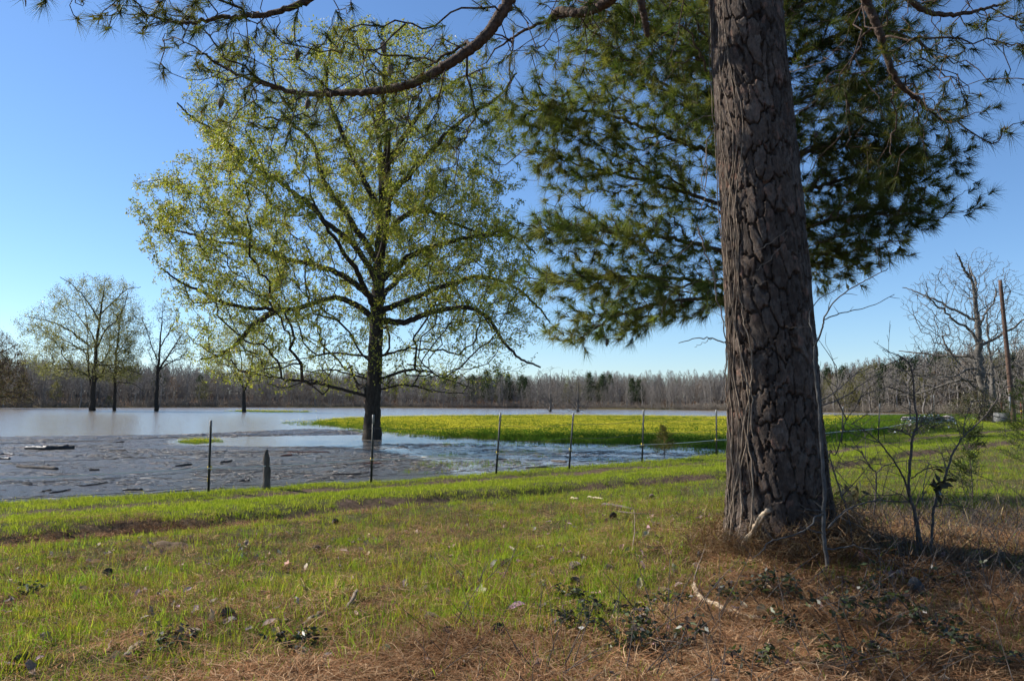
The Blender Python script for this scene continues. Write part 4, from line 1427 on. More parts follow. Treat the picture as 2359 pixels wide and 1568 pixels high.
# ------------------------------------------------------------------ utility pole
pp = at(np.array([2336, 2320, 2304]), np.array([974, 810, 645]), 41.0)
pp[0, 2] = float(terr(pp[:1, 0], pp[:1, 1])[0]) - .1
pole = thing('utility_pole', 'reddish-brown wooden utility pole leaning slightly at the right', 'utility pole', pp[0] + [0, 0, .1])
P_ = spline(pp, 10)
mb = MB()
tube(mb, P_, np.linspace(.135, .09, len(P_)), 14)
part('shaft', mb, 'pole_wood', pole)
for z in (.985, .66, .45):
    q = P_[int(z * 20)]
    mb = MB()
    box(mb, q + [.16, -.02, 0], (.22, .03, .03))
    tube(mb, q + np.array([[.26, -.02, -.02], [.26, -.02, .03], [.26, -.02, .07]]), [.035, .045, .02], 8)
    part('bracket', mb, 'steel_green', pole)
q = P_[9]
mb = MB()
tube(mb, np.array([q + [.15, 0, 0], q + [3, 1, -1.9], q + [6, 2, -3.6]]), .012, 5)
part('guy_wire', mb, 'wire_steel', pole)
q = P_[19]
e = q + np.array([9, 3, -.3])
t = np.linspace(0, 1, 12)[:, None]
w_ = q + (e - q) * t
w_[:, 2] -= 2.2 * (t * (1 - t))[:, 0]
mb = MB()
tube(mb, w_, .012, 5)
part('service_wire', mb, 'wire_steel', pole)
mb = MB()
box(mb, P_[3] + [-.17, -.10, 0], (.07, .05, .9))
tag(part('ground_strip', mb, 'steel_pale', pole), 'pale strip running up the foot of the pole')

# ------------------------------------------------------------------ rusty pipe fence beyond the pole
pf = [hit([x], [y])[0] for x, y in ((2262, 968), (2308, 962), (2353, 957), (2420, 952))]
pf = [np.array([q[0], 53 + 1.5 * k, 0]) for k, q in enumerate(pf)]
for k, x in enumerate((2262, 2308, 2353, 2420)):
    pf[k] = at(np.array([x]), np.array([960]), 52 + 1.2 * k)[0]
    pf[k][2] = float(terr(pf[k][:1], pf[k][1:2])[0])
pipe = thing('pipe_fence', 'rusty pipe rail fence running off behind the utility pole', 'fence', pf[1])
for q in pf:
    mb = MB()
    tube(mb, q + np.array([[0, 0, -.1], [0, 0, .6], [0, 0, 1.15]]), .035, 8)
    o = part('post', mb, 'rust', pipe)
    mb = MB()
    box(mb, q + [0, -.05, .5], (.09, .05, .09))
    part('insulator', mb, 'insulator', o, smooth_shade=False)
for z in (.32, .68, 1.05):
    mb = MB()
    tube(mb, np.array(pf) + [0, -.036, z], .022, 8)
    part('rail', mb, 'rust', pipe)

# ------------------------------------------------------------------ things lying in the meadow at right
def on_ground(px, py):
    q = hit([px], [py], terr)[0]
    q[2] = float(terr(q[:1], q[1:2])[0])
    return q
# a long whitish metal trough, one end rounded
a_, b_ = on_ground(2078, 976), on_ground(2168, 975)
a_[1] = b_[1] = D = max(a_[1], 36)
a_, b_ = at(np.array([2078., 2168.]), np.array([975., 974.]), D)
a_[2] = b_[2] = float(terr(a_[:1], a_[1:2])[0])
trough = thing('metal_trough', 'long low whitish metal trough lying in the meadow behind the bare saplings', 'trough', (a_ + b_) / 2)
L = b_[0] - a_[0]
s = np.linspace(0, 1, 15)
def hull(h0, h1, wd, m, name, inset=0.0, x0=0.0, x1=1.0):
    mb = MB()
    rings = []
    for q in np.linspace(x0, x1, 17):
        w_ = wd * math.sqrt(max(0.02, 1 - max(0, (.16 - q) / .17) ** 2))
        z1 = h1 * (1 - .35 * max(0, (.14 - q) / .14) ** 2)
        x = a_[0] + L * q
        rings.append([[x, a_[1] - w_, a_[2] + h0], [x, a_[1] - w_ * 1.08, a_[2] + z1], [x, a_[1] + w_ * 1.08, a_[2] + z1], [x, a_[1] + w_, a_[2] + h0]])
    V = np.array(rings)
    n = 4
    i = np.arange(16)[:, None] * n
    j, j2 = np.arange(n)[None], (np.arange(n)[None] + 1) % n
    mb.add(V.reshape(-1, 3), np.stack([i + j, i + j2, i + n + j2, i + n + j], -1).reshape(-1, 4))
    mb.more([[0, 1, 2, 3], [64 + 3, 64 + 2, 64 + 1, 64]])
    part(name, mb, m, trough, smooth_shade=False)
hull(.0, .17, .33, 'grey_metal', 'body')
hull(.20, .36, .36, 'grey_metal', 'upper_wall')
hull(.165, .205, .30, 'steel_green', 'band', x0=.03)
hull(.358, .385, .39, 'pale_stone', 'rim', x0=-.01)

def rock(name, label, cat, c, s, m, seed, flat=1.0):
    r_ = np.random.default_rng(seed)
    a = np.linspace(0, np.pi, 9)
    b = np.arange(12) * 2 * np.pi / 12
    A, B = np.meshgrid(a, b, indexing='ij')
    d = np.stack([np.sin(A) * np.cos(B), np.sin(A) * np.sin(B), np.cos(A)], -1)
    k = r_.normal(0, 1, (5, 3))
    f = 1 + .12 * sum(np.cos(d @ q * 2.2 + i) for i, q in enumerate(k)) / 2
    V = d * f[..., None] * np.asarray(s)
    i = np.arange(8)[:, None] * 12
    j, j2 = np.arange(12)[None], (np.arange(12)[None] + 1) % 12
    mb = MB().add(V.reshape(-1, 3), np.stack([i + j, i + 12 + j, i + 12 + j2, i + j2], -1).reshape(-1, 4))
    return tag(put(name, mb.mesh(name, True), m, loc=c), label, cat)
q = at(np.array([2182.]), np.array([974.]), D)[0]
q[2] = float(terr(q[:1], q[1:2])[0]) + .12
rock('boulder', 'pale tan boulder at the right end of the whitish trough', 'boulder', q, (.40, .3, .25), 'pale_stone', 3)
q = at(np.array([2312.]), np.array([972.]), 41.5)[0]
q[2] = float(terr(q[:1], q[1:2])[0])
mb = MB()
V = np.array([(-.42, -.3, -.1), (.50, -.3, -.1), (.50, .3, -.1), (-.42, .3, -.1), (-.36, -.25, .52), (.12, -.25, .48), (.12, .25, .48), (-.36, .25, .52)])
mb.add(V, [[0, 3, 2, 1], [4, 5, 6, 7], [0, 1, 5, 4], [1, 2, 6, 5], [2, 3, 7, 6], [3, 0, 4, 7]])
tag(put('concrete_block', mb.mesh('concrete_block'), 'concrete', loc=q), 'grey slanted concrete block at the foot of the utility pole', 'block')

def bush(name, label, base, w, h, n, leaf, pal, rg, r=.02, tip=.004, specks=0, mat='twig', lsz=.06, depth=1.0, low=.05, bf=.25, group=None):
    a, q = rg.uniform(0, 6.283, n), rg.random(n) ** .5
    z = rg.random(n) ** .8
    f = np.sqrt(np.clip(1 - (z - .25) ** 2 / .7, 0.05, 1))
    T = np.c_[np.cos(a) * q * f * w, np.sin(a) * q * f * w * depth, (low + (1 - low) * z) * h * (1 - .35 * q)]
    P, par, R, sid = grow([(np.array([[0, 0, -.05], [0, 0, .1 * h], [.02, 0, .2 * h]]), -1, 0)], T, bf, 2.3, tip)
    t = thing(name, label, 'bush', base, group)
    mb = MB()
    wood(mb, P + base, R, chains(P, par, R), rg, sides=(3, 3, 5), sub=2, wig=.25, rmin=tip)
    part('stems', mb, mat, t, kind='stuff')
    if leaf:
        th = np.repeat(np.where(sid < 0)[0], leaf)
        C = P[th] + base + rg.normal(0, lsz * .9, (len(th), 3))
        mf = MB()
        leaves(mf, C, rg.uniform(.6, 1.2, len(C)) * lsz, rg.uniform(.3, .6, len(C)) * lsz, rg, pal[rg.integers(0, len(pal), len(C))] * rg.uniform(.7, 1.3, (len(C), 1)))
        part('foliage', mf, 'small_leaf', t, smooth_shade=False, kind='stuff')
    if specks:
        th = rg.choice(np.where(sid < 0)[0], specks)
        C = P[th] + base + rg.normal(0, .05, (specks, 3)) + [0, -.05, .05]
        mf = MB()
        leaves(mf, C, .09, .09, rg, (.8, .8, .78))
        part('blossom', mf, 'petal', t, smooth_shade=False, kind='stuff')
    return t
rg = np.random.default_rng(71)
BRN = np.array([(.13, .115, .06), (.17, .14, .08), (.10, .105, .045)])
GRN = np.array([(.08, .11, .03), (.11, .14, .04), (.14, .12, .06)])
def gb(px, py, D):
    q = at(np.array([float(px)]), np.array([float(py)]), D)[0]
    q[2] = float(terr(q[:1], q[1:2])[0])
    return q
bush('vine_bush', 'brown vine-tangled brush heaped round the foot of the tall leafless tree', gb(2255, 972, 43.3), 1.75, 2.0, 520, 5, BRN, rg, tip=.006, lsz=.10)
bush('vine_bush', 'dark mossy brush on the right side of the leafless tree foot', gb(2290, 975, 42.8), .75, 1.0, 200, 6, GRN, rg, tip=.006, lsz=.10)
bush('bramble_bush', 'low white-specked bramble bush in front of the whitish trough', gb(2150, 992, 34), 1.15, .75, 300, 4, GRN, rg, tip=.005, lsz=.08, specks=40)
bush('bramble_bush', 'sparse low bramble bush left of the white-specked one by the fence', gb(2095, 1002, 31), .8, .6, 180, 3, BRN, rg, tip=.005, lsz=.07, specks=10)
# ------------------------------------------------------------------ grass, straw, leaves, meadow (uncountable: kind = stuff)
rg = np.random.default_rng(81)
GC = np.array([(.26, .36, .03), (.32, .41, .04), (.19, .30, .026), (.37, .42, .06)])
DC = np.array([(.28, .20, .10), (.36, .27, .15), (.20, .13, .065)])
NC = np.array([(.31, .155, .075), (.39, .215, .11), (.18, .088, .044), (.44, .29, .165)])
def cols(pal, n, rg, v=.25):
    return pal[rg.integers(0, len(pal), n)] * rg.uniform(1 - v, 1 + v, (n, 1))
def clump(n, rad, h, w, pal, lean, name, m):
    C = np.c_[rg.normal(0, rad, (n, 2)), np.full(n, -.015)]
    return source(name, blades(MB(), C, rg.uniform(.55, 1.1, n) * h, rg.uniform(.7, 1.2, n) * w, rg, cols(pal, n, rg), lean), m)
LUSH = [clump(18, .05, .075, .0052, GC, .7, 'grass_clump', 'grass_blade') for _ in range(5)]
TALL = [clump(9, .04, .15, .0044, GC, .5, 'tall_grass_clump', 'grass_blade') for _ in range(5)]
DRY = [clump(9, .06, .10, .0036, DC, 1.4, 'dry_grass_clump', 'straw') for _ in range(4)]
def needle_pile(n, rad):
    mb = MB()
    a = rg.uniform(0, 6.283, n)
    C = np.c_[rg.normal(0, rad, (n, 2)), rg.uniform(.0, .018, n)]
    d = np.c_[np.cos(a), np.sin(a), rg.normal(0, .10, n)] * rg.uniform(.07, .16, n)[:, None]
    s = np.c_[-np.sin(a), np.cos(a), 0 * a] * .0014
    M_ = C + d * .5 + np.c_[s[:, :2] * rg.normal(0, 6, (n, 1)), rg.uniform(.0, .012, n)]
    V = np.stack([C - s, C + s, M_ + s, M_ - s, C + d], 1)
    i = np.arange(n)[:, None] * 5
    mb.add(V.reshape(-1, 3), np.hstack([i, i + 1, i + 2, i + 3]), np.repeat(cols(NC, n, rg, .3), 5, 0))
    mb.more(np.hstack([i + 3, i + 2, i + 4]))
    return source('pine_straw', mb, 'straw')
STRAW = [needle_pile(44, .10) for _ in range(5)]

def wedge(n, d0, d1, rg, half=.72, pw=1.0):
    D = d0 + (d1 - d0) * rg.random(n) ** pw
    a = rg.uniform(-half, half, n)
    return D * np.sin(a), D * np.cos(a)
def tilt(n, rg, t=.15):
    return np.c_[rg.normal(0, t, (n, 2)), rg.uniform(0, 6.283, n)]
def zed(x, y):
    return np.c_[x, y, terr(x, y)]

x, y = wedge(125000, 3.0, 60, rg, .74, 1.5)
z = terr(x, y)
lit_, rt_ = litter_at(x, y), rut_at(x, y)
d0 = line_d(x, y, RUTS[0])
inmead = poly_sd(x, y, MEADOW) > 0.5
lush = smooth(-1.2, .3, d0 + 1.2 * (fbm(x, y, 1.4, 66) - .5))
patch = fbm(x, y, 1.1, 67)
keep = (z > WATER + .015) & ~(inmead & (y > 30) & (line_d(x, y, FENCE) > 1)) & (np.hypot(x - 2.2, y - PD) > .55)
keep &= rg.random(len(x)) < (1 - .97 * rt_) * (1 - lit_) * (.30 + .70 * lush + .95 * smooth(.42, .6, patch) * smooth(.3, .55, fbm(x, y, .45, 68)))
pl = keep & (rg.random(len(x)) < (.25 + .75 * lush))
ptall = keep & ~pl
n = pl.sum()
tint = np.stack([.8 + .4 * patch[pl], .85 + .2 * patch[pl], .9 + .4 * patch[pl]], 1) * rg.uniform(.8, 1.15, (n, 1))
scatter('grass', np.c_[x, y, z][pl], tilt(n, rg), rg.uniform(.7, 1.25, n) * (1 + .006 * y[pl]), tint, LUSH, 'short bright green grass along the two-track lane and bank', 'grass')
n = ptall.sum()
scatter('tall_grass', np.c_[x, y, z][ptall], tilt(n, rg, .28), rg.uniform(.35, 1.0, n) * (.6 + 1.1 * fbm(x, y, .4, 111)[ptall]), np.c_[rg.uniform(.7, 1.2, n), rg.uniform(.7, 1.08, n), rg.uniform(.7, 1.4, n)], TALL, 'sparse upright grass in the foreground slope', 'grass')
# a few green shoots among the straw
x, y = wedge(11000, 3.0, 9, rg, .74)
z = terr(x, y)
k = (litter_at(x, y) > .3) & (fbm(x, y, .6, 91) > .53) & (np.hypot(x - 2.2, y - PD) > .5)
n = k.sum()
scatter('grass_shoots', np.c_[x, y, z][k], tilt(n, rg, .25), rg.uniform(.4, .95, n), np.c_[rg.uniform(.7, 1, n), rg.uniform(.75, .95, n), rg.uniform(.7, 1.2, n)], TALL, 'thin green shoots coming up through the pine straw', 'grass')
# dry grass through the foreground and in the ruts
x, y = wedge(46000, 3.0, 26, rg, .74, 1.2)
z = terr(x, y)
d0 = line_d(x, y, RUTS[0])
fg = smooth(.6, -.8, d0)
k = (z > WATER + .03) & (rg.random(len(x)) < np.maximum(fg * (.45 + .55 * (fbm(x, y, .9, 93) > .5)) * (1 - .6 * litter_at(x, y)), .45 * rut_at(x, y))) & (np.hypot(x - 2.2, y - PD) > .5)
n = k.sum()
scatter('dry_grass', np.c_[x, y, z][k], tilt(n, rg, .35), rg.uniform(.45, 1.1, n), (rg.uniform(.5, 1.05, (n, 1)) * (.6 + .7 * fbm(x, y, .5, 97)[k])[:, None]) * np.ones((1, 3)), DRY, 'tan dead grass lying among the green', 'grass')
# pine straw
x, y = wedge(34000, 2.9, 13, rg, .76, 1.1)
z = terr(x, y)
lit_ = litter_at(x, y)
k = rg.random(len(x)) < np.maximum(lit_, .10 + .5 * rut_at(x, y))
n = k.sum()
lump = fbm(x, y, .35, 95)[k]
scatter('pine_straw', np.c_[x, y, z + .0][k] + np.c_[np.zeros((n, 2)), .05 * lump], tilt(n, rg, .12), rg.uniform(.8, 1.3, n), ((.5 + .6 * rg.random((n, 1))) * (.35 + 1.25 * fbm(x, y, .45, 99)[k])[:, None]) * np.array([[1, 1, 1]]), STRAW, 'orange-brown pine needles carpeting the ground round the pine', 'pine straw')  # patchy tint paints shaded hollows into the straw colour
# straw banked against the foot of the trunk
n = 520
a = rg.uniform(0, 6.283, n)
r_ = .46 + .28 * rg.random(n) ** 1.5
x, y = 2.17 + r_ * np.cos(a), PD + r_ * np.sin(a)
scatter('straw_bank', np.c_[x, y, terr(x, y) + .20 * (1 - (r_ - .46) / .28) * rg.random(n)], tilt(n, rg, .8), rg.uniform(.7, 1.2, n), (.4 + .45 * rg.random((n, 1))) * np.array([[.95, 1.05, 1.1]]), STRAW, 'pine needles and dead grass heaped against the foot of the great pine', 'pine straw')
# fallen leaves and chips
LF = []
for q in range(4):
    mb = MB()
    t_ = np.array([-.05, -.025, 0, .03, .055])
    w_ = np.array([.004, .022, .028, .018, .002]) * rg.uniform(.8, 1.2)
    zc = rg.normal(0, .010, 5)
    V = np.vstack([np.c_[t_, w_, zc + .012], np.c_[t_, 0 * t_, zc], np.c_[t_, -w_, zc + .010 + rg.normal(0, .006)]])
    i = np.arange(4)[:, None]
    mb.add(V, np.vstack([np.hstack([i, i + 1, i + 6, i + 5]), np.hstack([i + 5, i + 6, i + 11, i + 10])]), (.42, .33, .25))
    LF.append(source('fallen_leaf', mb, 'straw', True))
x, y = wedge(3200, 3.0, 11, rg, .74)
n = len(x)
k = rg.random(n) < .25 + .5 * litter_at(x, y)
scatter('fallen_leaves', (zed(x, y) + [0, 0, .035])[k], tilt(k.sum(), rg, .5), rg.uniform(.4, 1.15, k.sum()), np.where(rg.random((k.sum(), 1)) < .3, 1.3, .7) * np.c_[rg.uniform(.8, 1.1, k.sum()), rg.uniform(.75, 1.1, k.sum()), rg.uniform(.7, 1.2, k.sum())], LF, 'curled dead leaves scattered over the straw and grass', 'dead leaves')

# tangle of dead twigs and brush right of the pine
TW = []
for q in range(5):
    mb = MB()
    for k_ in range(7):
        a = rg.uniform(0, 6.283)
        e = np.array([math.cos(a), math.sin(a), rg.uniform(.3, 1.8)])
        e /= np.linalg.norm(e)
        s_ = np.linspace(0, 1, 5)[:, None]
        S_ = np.r_[rg.normal(0, .08, 2), -.02] + e * rg.uniform(.15, .45) * s_ + rg.normal(0, .05, 3) * s_ ** 2
        tube(mb, S_, np.linspace(.0035, .0012, 5), 3, cap=False)
    TW.append(source('dead_twigs', mb, 'twig'))
x, y = np.r_[rg.uniform(2.7, 6.5, 420), rg.uniform(-.5, 5, 160)], np.r_[rg.uniform(5.0, 8.6, 420), rg.uniform(3.2, 6.2, 160)]
k = (fbm(x, y, .8, 101) > .42) & (np.hypot(x - 2.2, y - PD) > .55)
n = k.sum()
scatter('dead_brush', zed(x, y)[k], tilt(n, rg, .2), rg.uniform(.6, 1.3, n), (1, 1, 1), TW, 'tangle of thin dead twigs in the shade right of the great pine', 'brush')
x, y = rg.uniform(3.0, 8.5, 2600), rg.uniform(6.0, 10.5, 2600)
k = (fbm(x, y, .9, 103) > .5)
n = k.sum()
scatter('tan_grass', zed(x, y)[k], tilt(n, rg, .3), rg.uniform(1.0, 2.2, n), rg.uniform(.7, 1.3, (n, 1)) * np.ones((1, 3)), DRY, 'longer tan grass behind the saplings at the right', 'grass')

# meadow of yellow flowers
def meadow_clump(nb, nf, h, name, fsz=.05):
    C = np.c_[rg.normal(0, .17, (nb, 2)), np.full(nb, -.03)]
    mb = blades(MB(), C, rg.uniform(.5, 1.1, nb) * h, rg.uniform(.012, .022, nb), rg, cols(np.array([(.12, .20, .025), (.16, .23, .035), (.09, .16, .02)]), nb, rg), .6)
    if nf:
        C = np.c_[rg.normal(0, .19, (nf, 2)), rg.uniform(.75, 1.15, nf) * h]
        d = np.c_[rg.normal(0, .6, (nf, 2)), rg.normal(0, .25, nf)]
        leaves(mb, C, fsz, fsz, rg, cols(np.array([(.70, .58, .06), (.76, .66, .10)]), nf, rg, .12), d=d)
    return source(name, mb, 'meadow_plant')
MG = [meadow_clump(22, 0, .26, 'meadow_grass') for _ in range(3)]
MF = [meadow_clump(22, 7, .27, 'meadow_flowers') for _ in range(4)]
x, y = wedge(80000, 26, 150, rg, .72, 1.15)
z = terr0(x, y)
far_ = np.hypot(x, y)
sdm = poly_sd(x, y, MEADOW)
k = (z > WATER + .004 - .07 * (rg.random(len(x)) < .2)) & (line_d(x, y, FENCE) > .8) & (shore(x, y) < -20) & (sdm > -2)
x, y, z, sdm = x[k], y[k], z[k], sdm[k]
px_, py_ = pix(np.c_[x, y, z])
yel = smooth(.5, 9, sdm + 3 * (fbm(x, y, 8, 14) - .5)) * (.35 + .75 * smooth(.35, .62, fbm(x, y, 4, 15))) * smooth(2050, 1780, px_ + 300 * (fbm(x, y, 12, 16) - .5))
yel = np.where(px_ < 1100, np.maximum(yel, .55), yel)
f = rg.random(len(x)) < yel * .8
n = (~f).sum()
scatter('meadow_grass', np.c_[x, y, z][~f], tilt(n, rg, .1), rg.uniform(.6, 1.25, n), np.c_[rg.uniform(.8, 1.2, n), rg.uniform(.85, 1.1, n), np.ones(n)], MG, 'lush green meadow grass beyond the fence', 'grass')
n = f.sum()
scatter('yellow_flowers', np.c_[x, y, z][f], tilt(n, rg, .1), rg.uniform(.7, 1.2, n), (1, 1, 1), MF, 'mass of small yellow wildflowers filling the meadow beyond the flood channel', 'flowers')
# yellow tufts on the little islet, the grassy bar and along the bank
x = np.r_[rg.uniform(-26, -8, 6000), rg.uniform(-80, -20, 9000), rg.uniform(-9, -4, 700)]
y = np.r_[rg.uniform(28, 42, 6000), rg.uniform(100, 170, 9000), rg.uniform(13, 17, 700)]
s1 = poly_sd(x, y, ISLET)
s2 = poly_sd(x, y, BAR)
sf = line_d(x, y, FENCE)
k = (s1 + .8 * (fbm(x, y, 1.5, 9) - .5) > -.1) & (rg.random(len(x)) < .5) | ((s2 + 3 * (fbm(x, y, 7, 9) - .5) > 0) & (rg.random(len(x)) < .6)) | ((np.abs(sf - .1) < .22) & (y < 18) & (rg.random(len(x)) < .12))
n = k.sum()
scatter('flower_tufts', np.c_[x, y, np.maximum(terr0(x, y), WATER)][k], tilt(n, rg, .1), np.where(y[k] < 20, .35, np.where(y[k] < 60, .5, 1.0)) * rg.uniform(.7, 1.1, n), (1, 1, 1), MF, 'yellow-flowered tufts on the islet, grassy bar and near bank', 'flowers')
# reeds and drowned grass in the channel
x, y = rg.uniform(-6, 12, 5200), rg.uniform(18, 40, 5200)
k = (terr0(x, y) < WATER) & (terr0(x, y) > -.55) & (fbm(x, y, 2.0, 17) > .56) & (line_d(x, y, FENCE) > .3) & (x > -3)
n = k.sum()
scatter('drowned_grass', np.c_[x[k], y[k], np.full(n, WATER)], tilt(n, rg, .12), rg.uniform(.6, 1.5, n), np.c_[rg.uniform(.4, .8, n), rg.uniform(.5, .8, n), rg.uniform(.6, 1, n)], TALL, 'drowned grass blades poking out of the flood channel', 'grass')

# floating bits
def bits(n, poly, lo, hi, rg, zone):
    P_ = np.array(poly)
    out = []
    x0, x1 = max(P_[:, 0].min(), -34), P_[:, 0].max()
    y0, y1 = max(P_[:, 1].min(), 9), P_[:, 1].max()
    x, y = rg.uniform(x0, x1, n), rg.uniform(y0, y1, n)
    k = (poly_sd(x, y, poly) > -.3) & (terr0(x, y) < WATER - .01) & (rg.random(n) < .12 + smooth(.4, .62, fbm(x * .7, y * 1.6, 1.6, 18)))
    return x[k], y[k]
mb = MB()
for poly, n in ((DEB1, 80000), (DEB2, 11000)):
    x, y = bits(n, poly, 0, 0, rg, 0)
    n = len(x)
    a = rg.normal(0.05, .55, n)
    L = .05 + .09 * rg.exponential(1.0, n) * np.where(rg.random(n) < .10, 3.0, 1)
    L = np.minimum(L, .8)
    w = rg.uniform(.008, .026, n) * (1 + L)
    d = np.c_[np.cos(a), np.sin(a), rg.normal(0, .03, n)]
    s = np.c_[-np.sin(a), np.cos(a), 0 * a]
    C = np.c_[x, y, np.full(n, WATER)]
    u = np.array([0, 0, 1.0])
    V = []
    for e, tp in ((-1, .8), (1, .6)):
        for q in ((-1, -.3), (1, -.3), (.6, .9), (-.6, .9)):
            V.append(C + d * (L * .5 * e)[:, None] + s * (w * .5 * q[0] * tp)[:, None] + u * (w * .42 * q[1] * tp)[:, None])
    V = np.stack(V, 1)
    F = np.array([[0, 1, 5, 4], [1, 2, 6, 5], [2, 3, 7, 6], [3, 0, 4, 7], [0, 3, 2, 1], [4, 5, 6, 7]])
    c = np.where(rg.random((n, 1)) < .13, np.array([[.30, .23, .17]]), np.where(rg.random((n, 1)) < .10, np.array([[.13, .05, .03]]), np.array([[.022, .017, .014]]))) * rg.uniform(.6, 1.4, (n, 1))
    mb.add(V.reshape(-1, 3), (np.arange(n)[:, None, None] * 8 + F[None]).reshape(-1, 4), np.repeat(c, 8, 0))
o = put('floating_debris', mb.mesh('floating_debris'), 'debris_bits')
tag(o, 'mat of small floating sticks and bark bits on the flood behind the fence', 'debris', kind='stuff')
# ------------------------------------------------------------------ near things traced from the photograph
K = 1 / 1.7364
def cv(ox, oy, s):
    return lambda L: [((ox + s * x) * K, (oy + s * y) * K) for x, y in L]
r1, r3, r4, r5 = cv(3400, 1400, .295), cv(3200, 1800, .3826), cv(0, 1650, .2967), cv(700, 1600, .4239)
r6, r6b, r7, r7b, r8 = cv(2732, 908, .5792), cv(1900, 1600, .4239), cv(0, 1816, .8682), cv(2600, 1900, .3827), cv(2048, 1816, .8682)
rt3 = cv(2732, 0, .5792)

def twigs(mb, S, r, rg, every=.13, ln=(.10, .42), depth=1, up=.25, keep=(.12, 1.0)):
    """short side twigs along a stem"""
    seg = np.linalg.norm(np.diff(S, axis=0), axis=1)
    cum = np.r_[0, seg.cumsum()]
    tot = cum[-1]
    q = tot * keep[0] + rg.random() * every
    while q < tot * keep[1]:
        j = min(int(np.searchsorted(cum, q)), len(S) - 1)
        p = S[j]
        t = S[min(j + 1, len(S) - 1)] - S[max(j - 1, 0)]
        t /= np.linalg.norm(t) + 1e-9
        d = rg.normal(0, 1, 3)
        d -= t * (d @ t)
        d /= np.linalg.norm(d) + 1e-9
        d = d + t * rg.uniform(.1, .9) + np.array([0, 0, up])
        d /= np.linalg.norm(d)
        L = rg.uniform(*ln)
        b = rg.normal(0, .25, 3)
        s = np.linspace(0, 1, 5)[:, None]
        Q = p + d * L * s + b * L * .35 * s ** 2
        rr = min(r * .55, .0015 + .008 * L)
        tube(mb, Q, np.linspace(rr, .0012, 5), 4, cap=False)
        if depth:
            twigs(mb, Q, rr, rg, every * .8, (ln[0] * .35, ln[1] * .4), depth - 1, up, (.25, 1))
        q += every * rg.uniform(.5, 1.6)

def sapling(name, label, stems, D, rg, mat='twig', cat='sapling', every=.13, ln=(.10, .42), depth=1, base=None):
    """stems: (pixel path, thickness, end thickness, depth run)"""
    first = None
    t = None
    for L, a, b, dd in stems:
        s = np.linspace(0, 1, len(L))
        P = px_path(L, D)
        P = at(np.array(L)[:, 0], np.array(L)[:, 1], D + dd * s)
        if t is None:
            g_ = float(terr(P[:1, 0], P[:1, 1])[0])
            P[0, 2] = min(P[0, 2], g_ - .02)
            t = thing(name, label, cat, np.array([P[0, 0], P[0, 1], g_]))
        S = spline(P, 5)
        S[1:-1] += rg.normal(0, .0022, S[1:-1].shape)
        mb = MB()
        tube(mb, S, np.linspace(a * .78, b * .9, len(S)), 7)
        o = part('stem', mb, mat, t)
        if every:
            mb = MB()
            twigs(mb, S, a, rg, every * .7, (ln[0], ln[1] * 1.15), depth)
            if mb.n:
                part('twigs', mb, mat, o, kind='stuff')
    return t

rg = np.random.default_rng(101)
A = [(r7b([(1860, 925), (1835, 780), (1815, 600), (1815, 400), (1825, 150), (1812, 0)]) + r6([(950, 1450), (945, 1300), (935, 1180), (915, 1000), (908, 880), (913, 823)]), .019, .010, .0),
     (r6([(913, 823), (965, 690), (980, 620), (1060, 500), (1200, 400), (1300, 350), (1418, 283)]), .009, .003, -.3),
     (r6([(975, 640), (1060, 605), (1160, 580), (1300, 545), (1460, 465)]), .006, .0025, .2),
     (r6([(913, 823), (885, 700), (870, 620), (890, 560), (960, 480), (1050, 440), (1120, 395)]), .007, .002, .2),
     (r7b([(1806, 400), (1720, 440), (1700, 500), (1600, 580), (1450, 640), (1260, 690), (1170, 790), (1075, 865)]), .009, .003, -.25),
     (r7b([(1815, 612), (1640, 560), (1560, 545)]), .005, .002, -.2), (r7b([(1803, 372), (1680, 360), (1600, 330), (1560, 280)]), .005, .002, -.2),
     (r7b([(1858, 560), (1950, 450), (2080, 340), (2300, 270), (2420, 240)]), .008, .003, .3),
     (r7b([(1850, 770), (2000, 760), (2130, 735), (2260, 765), (2400, 770)]), .008, .003, -.1),
     (r7b([(1872, 925), (1740, 1050), (1640, 1160), (1610, 1280)]), .007, .003, -.35),
     (r6([(940, 1240), (1100, 1180), (1230, 1090), (1320, 1045), (1460, 1025)]), .006, .002, -.2), (r6([(938, 1210), (1060, 1130), (1160, 1040), (1245, 968)]), .005, .002, .3)]
sapA = sapling('bare_sapling', 'thin grey leafless sapling growing hard against the right side of the great trunk', A, 5.62, rg, 'grey_twig', every=.34, ln=(.04, .20), depth=0)
